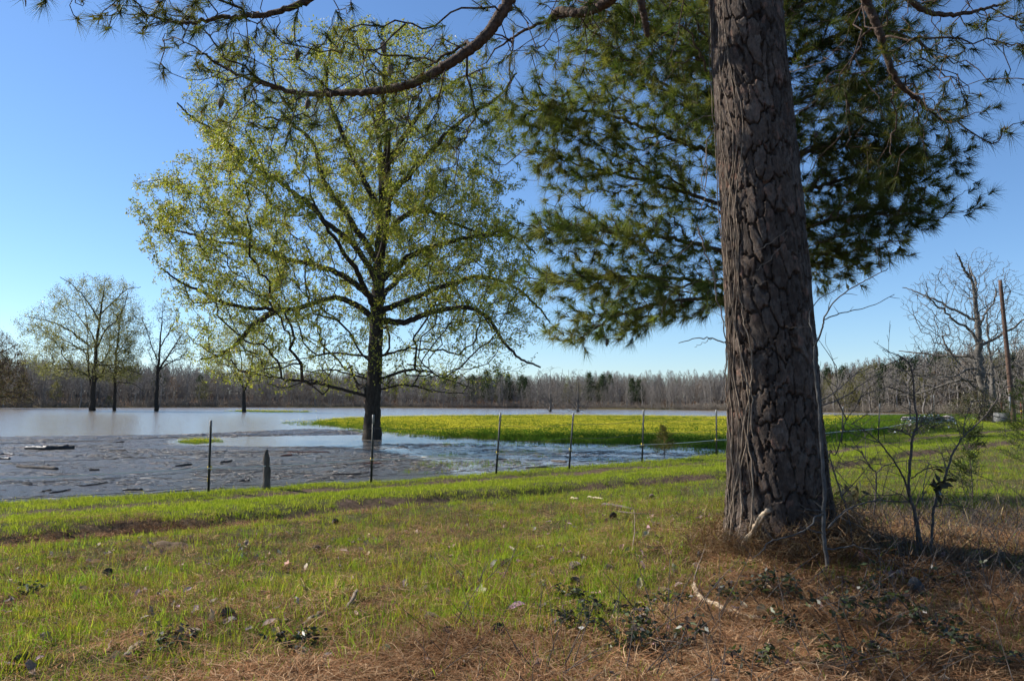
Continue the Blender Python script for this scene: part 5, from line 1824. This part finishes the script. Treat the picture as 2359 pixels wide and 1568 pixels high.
B = [(r3([(1300, 1140), (1250, 900), (1200, 650), (1145, 470), (1140, 300), (1165, 0)]) + r1([(850, 1180), (880, 1100), (910, 1010), (890, 800), (870, 600), (845, 330), (800, 180), (700, 90), (550, 30), (440, 0)]), .017, .003, .0),
     (r3([(1238, 1135), (1215, 850), (1192, 640)]), .010, .008, .05),
     (r3([(1145, 480), (1090, 300), (1020, 170), (900, 0)]) + r1([(380, 1230), (180, 1070), (20, 1000)]), .011, .003, -.3),
     (r3([(1362, 1140), (1385, 800), (1400, 600), (1470, 420), (1540, 210), (1610, 0)]) + r1([(1430, 1330), (1540, 1170), (1800, 920), (1960, 720), (2040, 550), (2180, 490), (2400, 470)]), .014, .003, .2),
     (r1([(1540, 1170), (1550, 1000), (1620, 800), (1650, 690)]), .006, .002, .1), (r1([(880, 1100), (1000, 1010), (1240, 910), (1400, 930), (1600, 1030)]), .006, .002, -.1),
     (r1([(850, 1180), (700, 1100), (430, 1060), (150, 1070), (0, 1085)]), .007, .002, -.2), (r1([(905, 1010), (1000, 930), (900, 860), (750, 870), (680, 940)]), .006, .002, .0),
     (r1([(850, 320), (1000, 360), (1100, 330), (1200, 340)]), .004, .0015, .0), (r1([(800, 180), (870, 90), (1000, 40), (1150, 10)]), .005, .0015, .0), (r1([(835, 280), (950, 240), (1080, 210), (1150, 215)]), .004, .0015, .0),
     (r1([(800, 185), (650, 160), (500, 115)]), .004, .0015, .0), (r1([(825, 270), (700, 280), (520, 240)]), .004, .0015, .0), (r1([(870, 590), (1000, 490), (1150, 520), (1300, 640), (1420, 690)]), .004, .0015, .0),
     (r3([(1142, 530), (1050, 460), (900, 470), (700, 460)]), .006, .002, -.2), (r3([(1160, 295), (1330, 190), (1500, 180), (1700, 220), (1900, 250)]), .006, .002, -.2), (r3([(1400, 585), (1560, 570), (1700, 590), (1900, 645)]), .006, .002, -.2),
     (r3([(1135, 540), (950, 530), (700, 540), (480, 640), (300, 800)]), .007, .003, -.3)]
sapB = sapling('bare_sapling', 'many-stemmed leafless shrub with crooked twigs right of the great trunk', B, 6.05, rg, 'twig', every=.16, ln=(.08, .34))
Cs = [(r3([(768, 745), (790, 450), (795, 250), (760, 200), (680, 90), (640, 0)]) + r1([(170, 1420), (0, 1180)]), .013, .004, .0), (r3([(795, 245), (870, 170), (1000, 130), (1150, 105), (1400, 100)]), .009, .003, .2), (r3([(758, 205), (650, 100), (550, 110), (430, 150), (380, 190)]), .007, .002, -.2)]
d_ = on_ground(*r3([(768, 745)])[0])[1]
sapling('bare_sapling', 'crooked forked leafless sapling between the great trunk and the many-stemmed shrub', Cs, d_, rg, 'twig', every=.2)
Ds = [(r3([(565, 1200), (545, 950), (500, 680), (440, 480), (390, 330), (340, 170), (310, 60), (318, 0)]) + r6([(1060, 1560), (1130, 1330), (1190, 1250), (1250, 1160), (1400, 1110), (1450, 1085)]), .010, .002, .3), (r3([(390, 330), (500, 420), (550, 480)]), .004, .002, .1),
      (r6([(1130, 1330), (1075, 1200), (1062, 1080), (1062, 965)]), .005, .0015, .1)]
sapling('bare_sapling', 'slender dark sapling leaning left beside the pine foot', Ds, 5.9, rg, 'twig', every=.2)
Es = [(r3([(545, 800), (550, 600), (550, 450), (520, 380), (400, 240), (330, 180)]), .007, .003, .1), (r3([(550, 450), (600, 350), (740, 235)]), .004, .002, .1)]
sapE = sapling('bare_sapling', 'short thin sapling with a dark clump of leaves near its fork', Es, on_ground(*r3([(545, 800)])[0])[1], rg, 'twig', every=.25)
Fs = [(r3([(1275, 640), (1280, 480), (1300, 330), (1330, 200), (1350, 120)]), .008, .004, .1)]
sapling('bare_sapling', 'pale straight young stem behind the many-stemmed shrub', Fs, on_ground(*r3([(1275, 640)])[0])[1], rg, 'grey_twig', every=.3)
# dark leaves hanging in the shrubs
def leaf_cluster(t, label, L, D, n, rg, sp=.05, sz=.09):
    q = px_path(L, D)
    mf = MB()
    C = q[rg.integers(0, len(q), n)] + rg.normal(0, sp, (n, 3))
    leaves(mf, C, sz, sz * .42, rg, cols(np.array([(.035, .04, .018), (.06, .05, .025)]), n, rg), droop=1.2)
    return tag(part('leaves', mf, 'small_leaf', t, smooth_shade=False, kind='stuff'), label)
leaf_cluster(sapB, 'dark withered leaves hanging on the right stem of the many-stemmed shrub', r3([(1440, 300), (1390, 390), (1380, 490), (1510, 240), (1420, 340)]), 6.05, 16, rg, .03)
leaf_cluster(sapE, 'dark leaf clump at the fork of the short thin sapling', r3([(550, 390), (560, 420), (550, 460)]), on_ground(*r3([(545, 800)])[0])[1], 22, rg, .05, .10)
leaf_cluster(sapA, 'single dead leaf on the tip twig high right of the trunk', r6([(1126, 385)]), 5.5, 1, rg, .001, .06)

# vine stems on the trunk
vine = thing('climbing_vine', 'woody vine stems climbing the sunlit left side of the great pine', 'vine', np.array([1.75, PD, .55]))
for k in range(8):
    z = np.linspace(.45, rg.uniform(3.2, 5.6) if k % 3 else 6.2, 60)
    th = np.pi + .12 + .075 * k + .24 * np.sin(z * rg.uniform(.8, 2.4) + k) + .10 * np.sin(z * rg.uniform(3, 6) + 2 * k)
    th = np.clip(th, np.pi - .15, 1.5 * np.pi)
    r_ = pine_r(z) * (1 + .0) + .010 + .012 * rg.random()
    P_ = np.c_[pine_x(z) + r_ * np.cos(th), PD + r_ * np.sin(th), z]
    mb = MB()
    tube(mb, P_ + rg.normal(0, .004, P_.shape), np.linspace(rg.uniform(.004, .011), .003, 60), 6)
    part('stem', mb, 'vine_wood', vine)
for L, D, a in ((rt3([(235, 860), (165, 990), (165, 1150), (150, 1350), (115, 1500)]), 6.2, .006), (rt3([(160, 1100), (130, 1250), (165, 1350), (230, 1370)]), 6.2, .004), (r6([(100, 0), (150, 150), (210, 330), (230, 480), (270, 600), (290, 780), (320, 850)]), 6.2, .008), (r6([(320, 800), (200, 770), (100, 765), (-30, 800)]), 6.1, .006), (r6([(200, 770), (140, 800), (80, 828)]), 6.1, .003),
                (r6([(310, 900), (290, 980), (280, 1080), (265, 1180), (210, 1228)]), 6.1, .003), (rt3([(230, 790), (120, 810), (0, 870), (-200, 1000), (-280, 1080)]), 6.1, .004), (r6([(300, 360), (200, 365), (150, 330)]), 6.1, .003), (r6([(490, 180), (600, 110), (720, 20)]), 5.85, .0035), (r6([(500, 300), (620, 200), (720, 60)]), 5.85, .003), (r6([(440, 420), (520, 400), (575, 372)]), 5.9, .003),
                (r6([(-240, 300), (-60, 220), (100, 80), (280, -30)]), 6.3, .004), (r6([(870, 685), (780, 695), (710, 690)]), 5.9, .003), (r6([(400, 1000), (470, 1150), (480, 1400), (500, 1560)]), 5.95, .006)):
    S = spline(px_path(L, D), 6)
    S[1:-1] += rg.normal(0, .005, S[1:-1].shape)
    mb = MB()
    tube(mb, S, np.linspace(a, a * .5, len(S)), 5)
    part('stem', mb, 'vine_wood', vine)

# ------------------------------------------------------------------ fallen sticks
def stick(label, L, r, mat, rg, name='fallen_branch', lift=.02, twig=0, taper=.5, cat='branch', ends=None):
    L = np.array(L, float)
    P_ = hit(L[:, 0], L[:, 1], terr)
    P_[:, 2] = terr(P_[:, 0], P_[:, 1]) + r * .6 + lift
    if ends is not None:                       # one end raised: (height at start, height at end)
        h = np.linspace(ends[0], ends[1], len(P_))
        P_[:, 2] += h
    S = spline(P_, 5)
    S[1:-1] += rg.normal(0, r * .25, S[1:-1].shape)
    t = thing(name, label, cat, S[0])
    mb = MB()
    tube(mb, S, np.linspace(r, r * taper, len(S)), 8, wob=.08, rg=rg)
    part('wood', mb, mat, t)
    if twig:
        mb = MB()
        twigs(mb, S, r, rg, twig, (.06, .25), 0, .3)
        part('twigs', mb, mat, t, kind='stuff')
    return t
rg = np.random.default_rng(111)
def leaning(label, L, D0, r, mat, taper=.8):
    L = np.array(L, float)
    b = hit(L[-1:, 0], L[-1:, 1], terr)[0]
    P_ = at(L[:, 0], L[:, 1], np.linspace(D0, b[1], len(L)))
    S = spline(P_, 5)
    S[1:-1] += rg.normal(0, .003, S[1:-1].shape)
    t = thing('fallen_branch', label, 'branch', np.array([S[-1, 0], S[-1, 1], S[-1, 2]]))
    mb = MB()
    tube(mb, S, np.linspace(r * taper, r, len(S)), 9, wob=.06, rg=rg)
    part('wood', mb, mat, t)
leaning('pale stripped branch leaning against the foot of the great pine', r7b([(1240, 370), (1190, 400), (1130, 480), (1080, 580), (1000, 680), (950, 760), (850, 875)]), 5.86, .021, 'pale_wood')
leaning('short greyish branch propped beside the pale leaning one at the pine foot', r7b([(1190, 430), (1150, 520), (1165, 600), (1120, 690), (1125, 790)]), 5.88, .015, 'vine_wood')
stick('pale curved barkless branch on the pine straw below the trunk', r7b([(455, 1220), (480, 1300), (560, 1390), (680, 1430), (760, 1490), (900, 1520), (1000, 1570), (1150, 1590)]), .019, 'pale_wood', rg, taper=.6, lift=.04)
stick('thin pale twig just right of the pale curved branch', r7b([(1225, 1205), (1280, 1260), (1380, 1315)]), .007, 'pale_wood', rg, lift=.04)
stick('thin brown twig rising left from the pale curved branch', r7b([(440, 1240), (480, 1120), (540, 1010), (590, 905)]), .006, 'vine_wood', rg, ends=(0, .12))
stick('long thin branch lying along the bottom edge left of centre right', r8([(0, 960), (100, 985), (240, 1008)]), .011, 'dead_wood', rg, twig=.2)
stick('crooked dark branch lying above the bottom-edge one', r8([(100, 880), (175, 915), (195, 965)]), .009, 'dead_wood', rg, twig=.15)
stick('dark branch pointing right from the crooked one near the bottom', r8([(185, 912), (290, 885), (380, 880)]), .009, 'dead_wood', rg, twig=.15)
stick('thin brown stick lying in the mid-foreground grass', r7([(1540, 625), (1700, 615), (1830, 640)]), .008, 'dead_wood', rg)
stick('long slanting reddish branch at the lower middle of the straw', r7([(2205, 820), (2260, 860), (2359, 955)]), .012, 'dead_wood', rg, twig=.2)
stick('dark branch rising right from the slanting reddish one', r7([(2250, 840), (2300, 830), (2380, 790)]), .010, 'dead_wood', rg)
stick('short thick weathered stick in the foreground grass, larger of two', r7([(1408, 806), (1450, 775), (1505, 745)]), .021, 'vine_wood', rg, taper=.85)
stick('short weathered stick standing out beside a larger one in the grass', r7([(1600, 735), (1620, 712), (1642, 685)]), .015, 'vine_wood', rg, taper=.85, ends=(0, .06))
stick('stubby pale log piece at the lower left foreground', r7([(578, 965), (610, 930), (645, 895)]), .022, 'vine_wood', rg, taper=.9)
stick('small forked twig among leaves at the lower left', r7([(498, 928), (505, 890), (530, 865)]), .009, 'vine_wood', rg)
stick('dark rotten log piece in the grass left of the great pine', r8([(418, 243), (490, 250), (560, 263)]), .024, 'dead_wood', rg, taper=.8)
stick('thin dark stick below the rotten log piece left of the pine', r8([(490, 273), (580, 282), (672, 288)]), .013, 'dead_wood', rg)
stick('upright thin grey stick stuck in the grass left of the pine', r8([(555, 455), (566, 420), (562, 400)]), .006, 'vine_wood', rg, ends=(0, .30))
stick('dark crooked twig at the bottom middle of the straw', r8([(885, 1045), (890, 950), (880, 840)]), .009, 'dead_wood', rg, ends=(0, .05), twig=.2)
stick('dark long twig crossing right from the bottom-middle one', r8([(890, 955), (990, 935), (1095, 905)]), .009, 'dead_wood', rg, twig=.2)
stick('arching bare twig at the bottom right, left one of the pair', r8([(1710, 1030), (1760, 965), (1860, 972), (1950, 1030)]), .008, 'vine_wood', rg, ends=(.03, .03))
stick('arching bare twig at the bottom right, right one of the pair', r8([(1990, 1035), (2080, 972), (2200, 982), (2260, 1010)]), .008, 'vine_wood', rg, ends=(.03, .03))
stick('pale bent twig arching over the grey stone', r3([(1180, 1500), (1190, 1400), (1240, 1330), (1300, 1350), (1300, 1410)]), .006, 'grey_twig', rg, ends=(.02, .02))
stick('slim twig crossing below the grey stone', r3([(1170, 1560), (1300, 1500), (1410, 1400)]), .006, 'grey_twig', rg, ends=(.0, .06))
stick('thin dead branch lying in the dark shade right of the pine', r3([(1720, 1130), (1790, 1190), (1860, 1250)]), .010, 'dead_wood', rg, twig=.15)
stick('pale bent stem at the right edge near the bottom', r8([(2320, 705), (2335, 740), (2337, 810)]), .009, 'vine_wood', rg, ends=(.06, 0))
stick('weathered stick tip at the left edge near the bottom', r7([(-40, 985), (20, 988), (75, 998)]), .016, 'vine_wood', rg)
stick('scrap of pale wood in the grass at the left edge', r7([(40, 600), (65, 604), (92, 608)]), .022, 'pale_wood', rg, name='wood_scrap', cat='wood', taper=.7)
stick('pale wood chips by the lane, left piece', r8([(275, 210), (290, 212), (305, 214)]), .022, 'pale_wood', rg, name='wood_scrap', cat='wood', taper=.7)
stick('pale wood chips by the lane, right piece', r8([(350, 205), (385, 210), (420, 215)]), .020, 'pale_wood', rg, name='wood_scrap', cat='wood', taper=.6)

# ------------------------------------------------------------------ pine cones
mb = MB()
for k in range(11):
    z = k / 10
    rr = .032 * math.sin(math.pi * (.12 + .8 * z)) + .006
    m_ = 8
    for j in range(m_):
        a = (j + .5 * (k % 2)) * 2 * math.pi / m_
        d = np.array([math.cos(a), math.sin(a), .55])
        s = np.array([-math.sin(a), math.cos(a), 0]) * .010
        c = np.array([math.cos(a) * rr * .4, math.sin(a) * rr * .4, z * .085])
        e = c + d * rr * .85
        V = np.array([c - s * .6, c + s * .6, e + s, e - s, c + [0, 0, -.006], e + [0, 0, -.006]])
        mb.add(V, [[0, 1, 2, 3], [4, 3, 2, 1]])
tube(mb, np.array([[0, 0, 0], [0, 0, .05], [0, 0, .09]]), [.012, .016, .005], 6)
CONE = mb.mesh('pine_cone')
CONE.materials.append(MATS['cone_scale'])
rg = np.random.default_rng(121)
for p_, lab in ((r7([(1480, 445)]), 'pine cone in the grass below the lane near mid-view'), (r7([(1535, 322)]), 'pine cone at the near edge of the lane rut'), (r7([(1085, 770)]), 'pine cone beside the glossy grass tuft in the foreground'), (r7([(925, 838)]), 'pine cone below left of the glossy grass tuft'),
                (r7([(2130, 575)]), 'pine cone in the grass uphill of the slanting reddish branch'), (r7([(2020, 775)]), 'pine cone left of the slanting reddish branch'), (r7([(2100, 868)]), 'pine cone below the slanting reddish branch'), (r7([(2320, 860)]), 'pine cone in the fork of the slanting reddish branch'),
                (r8([(655, 202)]), 'pine cone in the sunlit grass behind the rotten log'), (r8([(655, 455)]), 'pine cone on bare straw left of the pine foot'), (r8([(320, 530)]), 'pine cone in straw far left of the pale curved branch'), (r8([(470, 542)]), 'pine cone between the grass and the pine straw'),
                (r8([(1065, 658)]), 'pine cone on the straw above the pale thin twig'), (r8([(270, 610)]), 'pine cone at the edge of the green grass'), (r8([(640, 790)]), 'pine cone beneath the pale curved branch'), (r8([(450, 300)]), 'flattened pine cone by the thin dark stick'),
                (r7([(500, 580)]), 'pine cone in the left foreground grass'), (r7([(2370 - 60, 520)]), 'pine cone near the upright grey stick'), (r7([(40, 990)]), 'pine cone at the lower left corner')):
    q = on_ground(*p_[0])
    o = tag(put('pine_cone', CONE, loc=q + [0, 0, .03]), lab, 'pine cone', 'fallen pine cones')
    o.rotation_euler = (rg.uniform(1.1, 1.9), rg.uniform(-.3, .3), rg.uniform(0, 6.28))
    s = rg.uniform(.85, 1.2)
    o.scale = (s, s, s)

# ------------------------------------------------------------------ dark-leaved brambles with white flowers
DK = np.array([(.030, .040, .020), (.045, .055, .026), (.045, .030, .026), (.10, .12, .045)])
def bramble(label, p_, w, h, n, rg, flowers=()):
    c = on_ground(*p_)
    t = thing('bramble_plant', label, 'bramble', c, 'dark brambles in the pine straw')
    P0 = []
    for k in range(max(3, n // 14)):
        a = rg.uniform(0, 6.283)
        s = np.linspace(0, 1, 7)[:, None]
        e = np.array([math.cos(a), math.sin(a), 0]) * w * rg.uniform(.5, 1.1)
        S = c + e * s + np.array([0, 0, 1]) * h * rg.uniform(.7, 1.4) * np.sin(s * 2.3) + rg.normal(0, .008, (7, 3))
        S[0] = c - [0, 0, .02]
        P0.append(S)
        mb = MB()
        tube(mb, S, np.linspace(.004, .0018, 7), 4, cap=False)
        part('stem', mb, 'twig', t)
    S = np.vstack([q[1:] for q in P0])
    C = S[rg.integers(0, len(S), n)] + rg.normal(0, .025, (n, 3))
    C = np.repeat(C, 3, 0)
    mf = MB()
    d = rg.normal(0, 1, C.shape)
    d[:, 2] = rg.normal(-.1, .35, len(C))
    leaves(mf, C, rg.uniform(.025, .05, len(C)), rg.uniform(.014, .025, len(C)), rg, cols(DK, len(C), rg), d=d)
    part('foliage', mf, 'small_leaf', t, smooth_shade=False, kind='stuff')
    for f in flowers:
        q = on_ground(*f)
        q = at(np.array([f[0]]), np.array([f[1]]), q[1] - .03)[0]
        st = MB()
        tube(st, np.array([c + [0, 0, .05], (c + q) / 2 + [0, 0, .02], q]), .0022, 4, cap=False)
        part('stem', st, 'twig', t)
        fl_ = MB()
        for k in range(5):
            a = k * 1.2566 + .3
            u_ = np.array([math.cos(a), -.35, math.sin(a)])
            v_ = np.array([-math.sin(a), 0, math.cos(a)])
            V = np.array([q, q + u_ * .018 + v_ * .014, q + u_ * .036 + v_ * .006, q + u_ * .036 - v_ * .006, q + u_ * .018 - v_ * .014])
            V = np.vstack([V, V + [0, .0015, 0]])
            fl_.add(V, [[0, 1, 2, 3], [5, 8, 7, 6]])
            fl_.more(np.array([[0, 3, 4], [5, 9, 8]]) + fl_.n - 10)
        part('flower', fl_, 'petal', t, smooth_shade=False)
rg = np.random.default_rng(131)
BL = [((290, 815), .22, .13, 60, [], 'dark bramble clump at the left part of the straw, below the slope grass'), ((520, 935), .26, .18, 110, [], 'largest dark bramble clump at the bottom middle of the straw'), ((430, 770), .16, .14, 45, [], 'dark bramble climbing diagonally above the largest clump'), ((690, 905), .18, .10, 50, [], 'bramble clump right of the largest one at the bottom'),
      ((820, 925), .16, .14, 45, [], 'upright bramble by the crooked twig at the bottom middle'), ((250, 685), .20, .10, 50, [], 'bramble at the upper left of the straw patch'), ((700, 725), .18, .10, 40, [], 'bramble left of the pale curved branch'), ((970, 695), .17, .12, 45, [], 'bramble growing over the pale curved branch'),
      ((1160, 690), .16, .14, 50, [(1175, 712), (1182, 735)], 'bramble with two white flowers right of the pale curved branch'), ((1260, 705), .22, .15, 70, [(1240, 685)], 'spreading bramble with one white flower in the sunlit straw'), ((1540, 815), .24, .16, 95, [], 'dense dark bramble at the lower right middle'), ((1700, 705), .17, .12, 40, [], 'small bramble right of the sunlit white-flowered ones'),
      ((1605, 640), .12, .14, 30, [(1605, 608)], 'bramble with a single bright white flower below the shrub'), ((1800, 770), .16, .12, 45, [(1803, 735)], 'bramble with a small white flower at the right middle'), ((1905, 850), .22, .16, 80, [(1888, 825), (1940, 877)], 'bramble with two white flowers at the lower right'), ((1260, 870), .20, .10, 55, [], 'low bramble below the spreading white-flowered one'),
      ((1110, 1010), .18, .12, 50, [], 'bramble at the very bottom just right of centre'), ((1440, 985), .16, .12, 45, [(1450, 945)], 'bramble with a white flower near the bottom edge'), ((1530, 1005), .15, .14, 45, [(1572, 1028)], 'bramble at the bottom edge with a low white flower'), ((1650, 985), .15, .14, 40, [], 'dark bramble at the bottom edge left of the arching twigs'),
      ((2060, 900), .24, .12, 70, [], 'leafy bramble above the right arching twig'), ((2160, 1000), .2, .12, 55, [], 'bramble in the bottom right corner'), ((1960, 640), .18, .12, 45, [], 'brighter green bramble just right of the grey stone'), ((2250, 600), .24, .14, 60, [(2295, 525)], 'bramble with a white flower at the right edge in shade')]
for (u, v), w_, h_, n, fl_, lab in BL:
    bramble(lab, r8([(u, v)])[0], w_, h_, int(n * .7), rg, [r8([f])[0] for f in fl_])
for (u, v), w_, h_, n, lab in (((1345, 935), .15, .10, 45, 'bramble in the dry grass at the bottom, left of centre'), ((780, 912), .14, .10, 35, 'small bramble at the lower left beside the pine cones'), ((150, 670), .12, .09, 25, 'tiny dark-leaved plant in the left foreground grass')):
    bramble(lab, r7([(u, v)])[0], w_, h_, n, rg)

# ------------------------------------------------------------------ stone, soil heap, seedlings
q = on_ground(*r8([(1862, 668)])[0])
rock('stone', 'rounded grey stone half sunk in the straw under the shrub', 'stone', q + [0, 0, .05], (.05, .05, .085), 'grey_stone', 5)
q = on_ground(*r7([(780, 425)])[0])
rg = np.random.default_rng(141)
gx = np.linspace(-1, 1, 26)
GX, GY = np.meshgrid(gx, gx)
rr = np.hypot(GX, GY)
hz = .085 * np.clip(1 - rr ** 1.4, -.3, 1) * (.6 + .8 * fbm(GX * 1.0 + 9, GY + 3, .35, 77)) - .02
V = np.stack([GX.ravel() * .34, GY.ravel() * .28, hz.ravel()], 1)
i = (np.arange(25)[:, None] * 26 + np.arange(25)[None]).ravel()
V[:, 2] += terr(V[:, 0] + q[0], V[:, 1] + q[1]) - q[2]
mat_solid('sandy_soil', (.11, .07, .038), (.20, .135, .075), 30, .95, .6, 90)
tag(put('soil_heap', MB().add(V, np.stack([i, i + 1, i + 27, i + 26], 1)).mesh('soil_heap', True), 'sandy_soil', loc=q), 'small heap of bare sandy soil beside the near wheel rut', 'soil heap')

def conifer(label, base, h, w, rg, pal, n=34, name='cedar_sapling', stemr=.012):
    t = thing(name, label, 'sapling', base)
    mb = MB()
    z = np.linspace(-.03, h, 9)
    ax = base + np.c_[.02 * h * np.sin(z * 4 / h), 0 * z, z]
    tube(mb, ax, np.linspace(stemr, .002, 9), 6)
    part('stem', mb, 'twig', t)
    mb, mf = MB(), MB()
    for k in range(n):
        f = rg.uniform(.12, 1)
        a = rg.uniform(0, 6.283)
        L = w * (1.05 - f) * rg.uniform(.6, 1.15) + .04
        p0 = base + np.array([0, 0, f * h])
        e = np.array([math.cos(a), math.sin(a), .55])
        S = p0 + e * L * np.linspace(0, 1, 4)[:, None]
        tube(mb, S, np.linspace(.004, .001, 4), 3, cap=False)
        m_ = 46
        C = p0 + e * L * rg.uniform(.15, 1.05, (m_, 1)) + rg.normal(0, .022, (m_, 3))
        d = e + rg.normal(0, .6, (m_, 3))
        leaves(mf, C, rg.uniform(.04, .08, m_), .009, rg, cols(pal, m_, rg) * rg.uniform(.7, 1.2), d=d)
    part('twigs', mb, 'twig', t, kind='stuff')
    part('foliage', mf, 'pine_needle', t, smooth_shade=False, kind='stuff')
q = foot[5] + (foot[6] - foot[5]) * .28
q[2] = float(terr(q[:1], q[1:2])[0])
conifer('small feathery brownish-green cedar growing in the fence line by the channel', q, .98, .42, rg, np.array([(.10, .11, .035), (.13, .12, .04), (.17, .10, .04), (.08, .10, .03)]), 60)
q = on_ground(*r3([(1800, 840)])[0])
conifer('slender young pine seedling at the right in the lane-side grass', q, .98, .30, rg, np.array([(.05, .075, .025), (.07, .095, .03)]), 30, 'pine_seedling', .009)
q = on_ground(*r3([(2335, 275)])[0])
conifer('reddish-stemmed young cedar cut by the right edge of the view', q + [.05, 0, 0], 1.7, .55, rg, np.array([(.05, .08, .02), (.09, .11, .03)]), 70, stemr=.03)

# ------------------------------------------------------------------ floating logs
def flog(label, L, r, rg, mat='wet_wood', up_=.4, knob=0, name='floating_log'):
    L = np.array(L, float)
    P_ = on_z(L[:, 0], L[:, 1], WATER)
    P_[:, 2] = WATER + r * up_
    S = spline(P_, 6)
    t = thing(name, label, 'log', S[len(S) // 2])
    S[1:-1] += rg.normal(0, r * .12, S[1:-1].shape) * [1, 1, .4]
    mb = MB()
    tube(mb, S, r * np.interp(np.linspace(0, 1, len(S)), [0, .05, .4, .95, 1], [.25, .6, .85, 1.0, .6]), 9, wob=.2, rg=rg)
    part('wood', mb, mat, t)
    for k in range(knob):
        j = rg.integers(3, len(S) - 3)
        mb = MB()
        e = rg.normal(0, 1, 3) * [.5, .3, 0] + [0, 0, .8]
        tube(mb, S[j] + np.array([0 * e, e * r * .9, e * r * 1.5]), [r * .45, r * .35, r * .15], 6)
        part('branch_stub', mb, mat, t)
rg = np.random.default_rng(151)
FL = [(r4([(345, 488), (500, 495), (640, 498), (800, 492), (1005, 488)]), .115, 'wet_wood', 2, 'thick black waterlogged log floating far left in the debris'), (r4([(215, 730), (400, 745), (600, 755), (770, 770)]), .075, 'weathered_post', 1, 'pale brown log floating below the thick black one'), (r4([(-60, 628), (40, 626), (132, 630)]), .06, 'wet_wood', 0, 'log end floating at the left edge of the view'), (r4([(-40, 575), (60, 560), (190, 572)]), .045, 'wet_wood', 1, 'dark stick floating above the log end at the left edge'),
      (r4([(1065, 992), (1270, 975), (1450, 942)]), .03, 'wet_wood', 0, 'long dark stick floating under the electric tape at left'), (r4([(1650, 1046), (1780, 1044), (1925, 1042)]), .04, 'wet_wood', 0, 'black stick floating close to the bank left of the first post'), (r4([(660, 1088), (800, 1070), (945, 1040)]), .03, 'wet_wood', 1, 'slanting stick floating near the left bank'), (r4([(560, 1064), (625, 1055), (692, 1045)]), .03, 'dead_wood', 0, 'short stick floating beside the slanting one near the left bank'),
      (r4([(1555, 405), (1610, 402), (1672, 399)]), .06, 'wet_wood', 0, 'dark chunk floating right of the thick black log'), (r4([(1200, 780), (1260, 778), (1335, 777)]), .05, 'dead_wood', 0, 'brown stick floating in mid mat right of the pale log'), (r4([(1480, 515), (1590, 514), (1700, 510)]), .035, 'dead_wood', 0, 'thin brown stick floating right of the dark chunk'),
      (r5([(420, 590), (480, 586), (536, 578)]), .05, 'wet_wood', 1, 'knobbly black stick floating just right of the first post'), (r5([(0, 625), (80, 618), (155, 610)]), .05, 'wet_wood', 0, 'black log floating left of the first post'), (r5([(1480, 706), (1600, 702), (1762, 695)]), .035, 'wet_wood', 0, 'straight dark stick floating left of the second post'), (r5([(1060, 492), (1250, 490), (1460, 490)]), .03, 'rust', 0, 'long reddish plank floating left of the oak foot'),
      (r5([(1000, 527), (1050, 523), (1108, 520)]), .045, 'rust', 0, 'short reddish board floating right of the gnarled post'), (r5([(1765, 600), (1850, 598), (1950, 598)]), .035, 'rust', 0, 'reddish plank floating behind the second post'), (r5([(600, 765), (660, 762), (700, 762)]), .04, 'wet_wood', 1, 'dark stick floating between first post and gnarled post'), (r6b([(720, 572), (790, 580), (862, 586)]), .05, 'dead_wood', 0, 'brown stick floating in the channel left of the fourth post'),
      (r6b([(475, 641), (580, 640), (690, 636)]), .045, 'wet_wood', 0, 'dark stick floating close to the bank right of the third post'), (r6b([(190, 561), (250, 560), (302, 561)]), .035, 'wet_wood', 0, 'dark stick floating just behind the third post')]
for L, r, m_, kn, lab in FL:
    flog(lab, L, r * (.8 if r < .1 else 1.0), rg, m_, knob=kn)
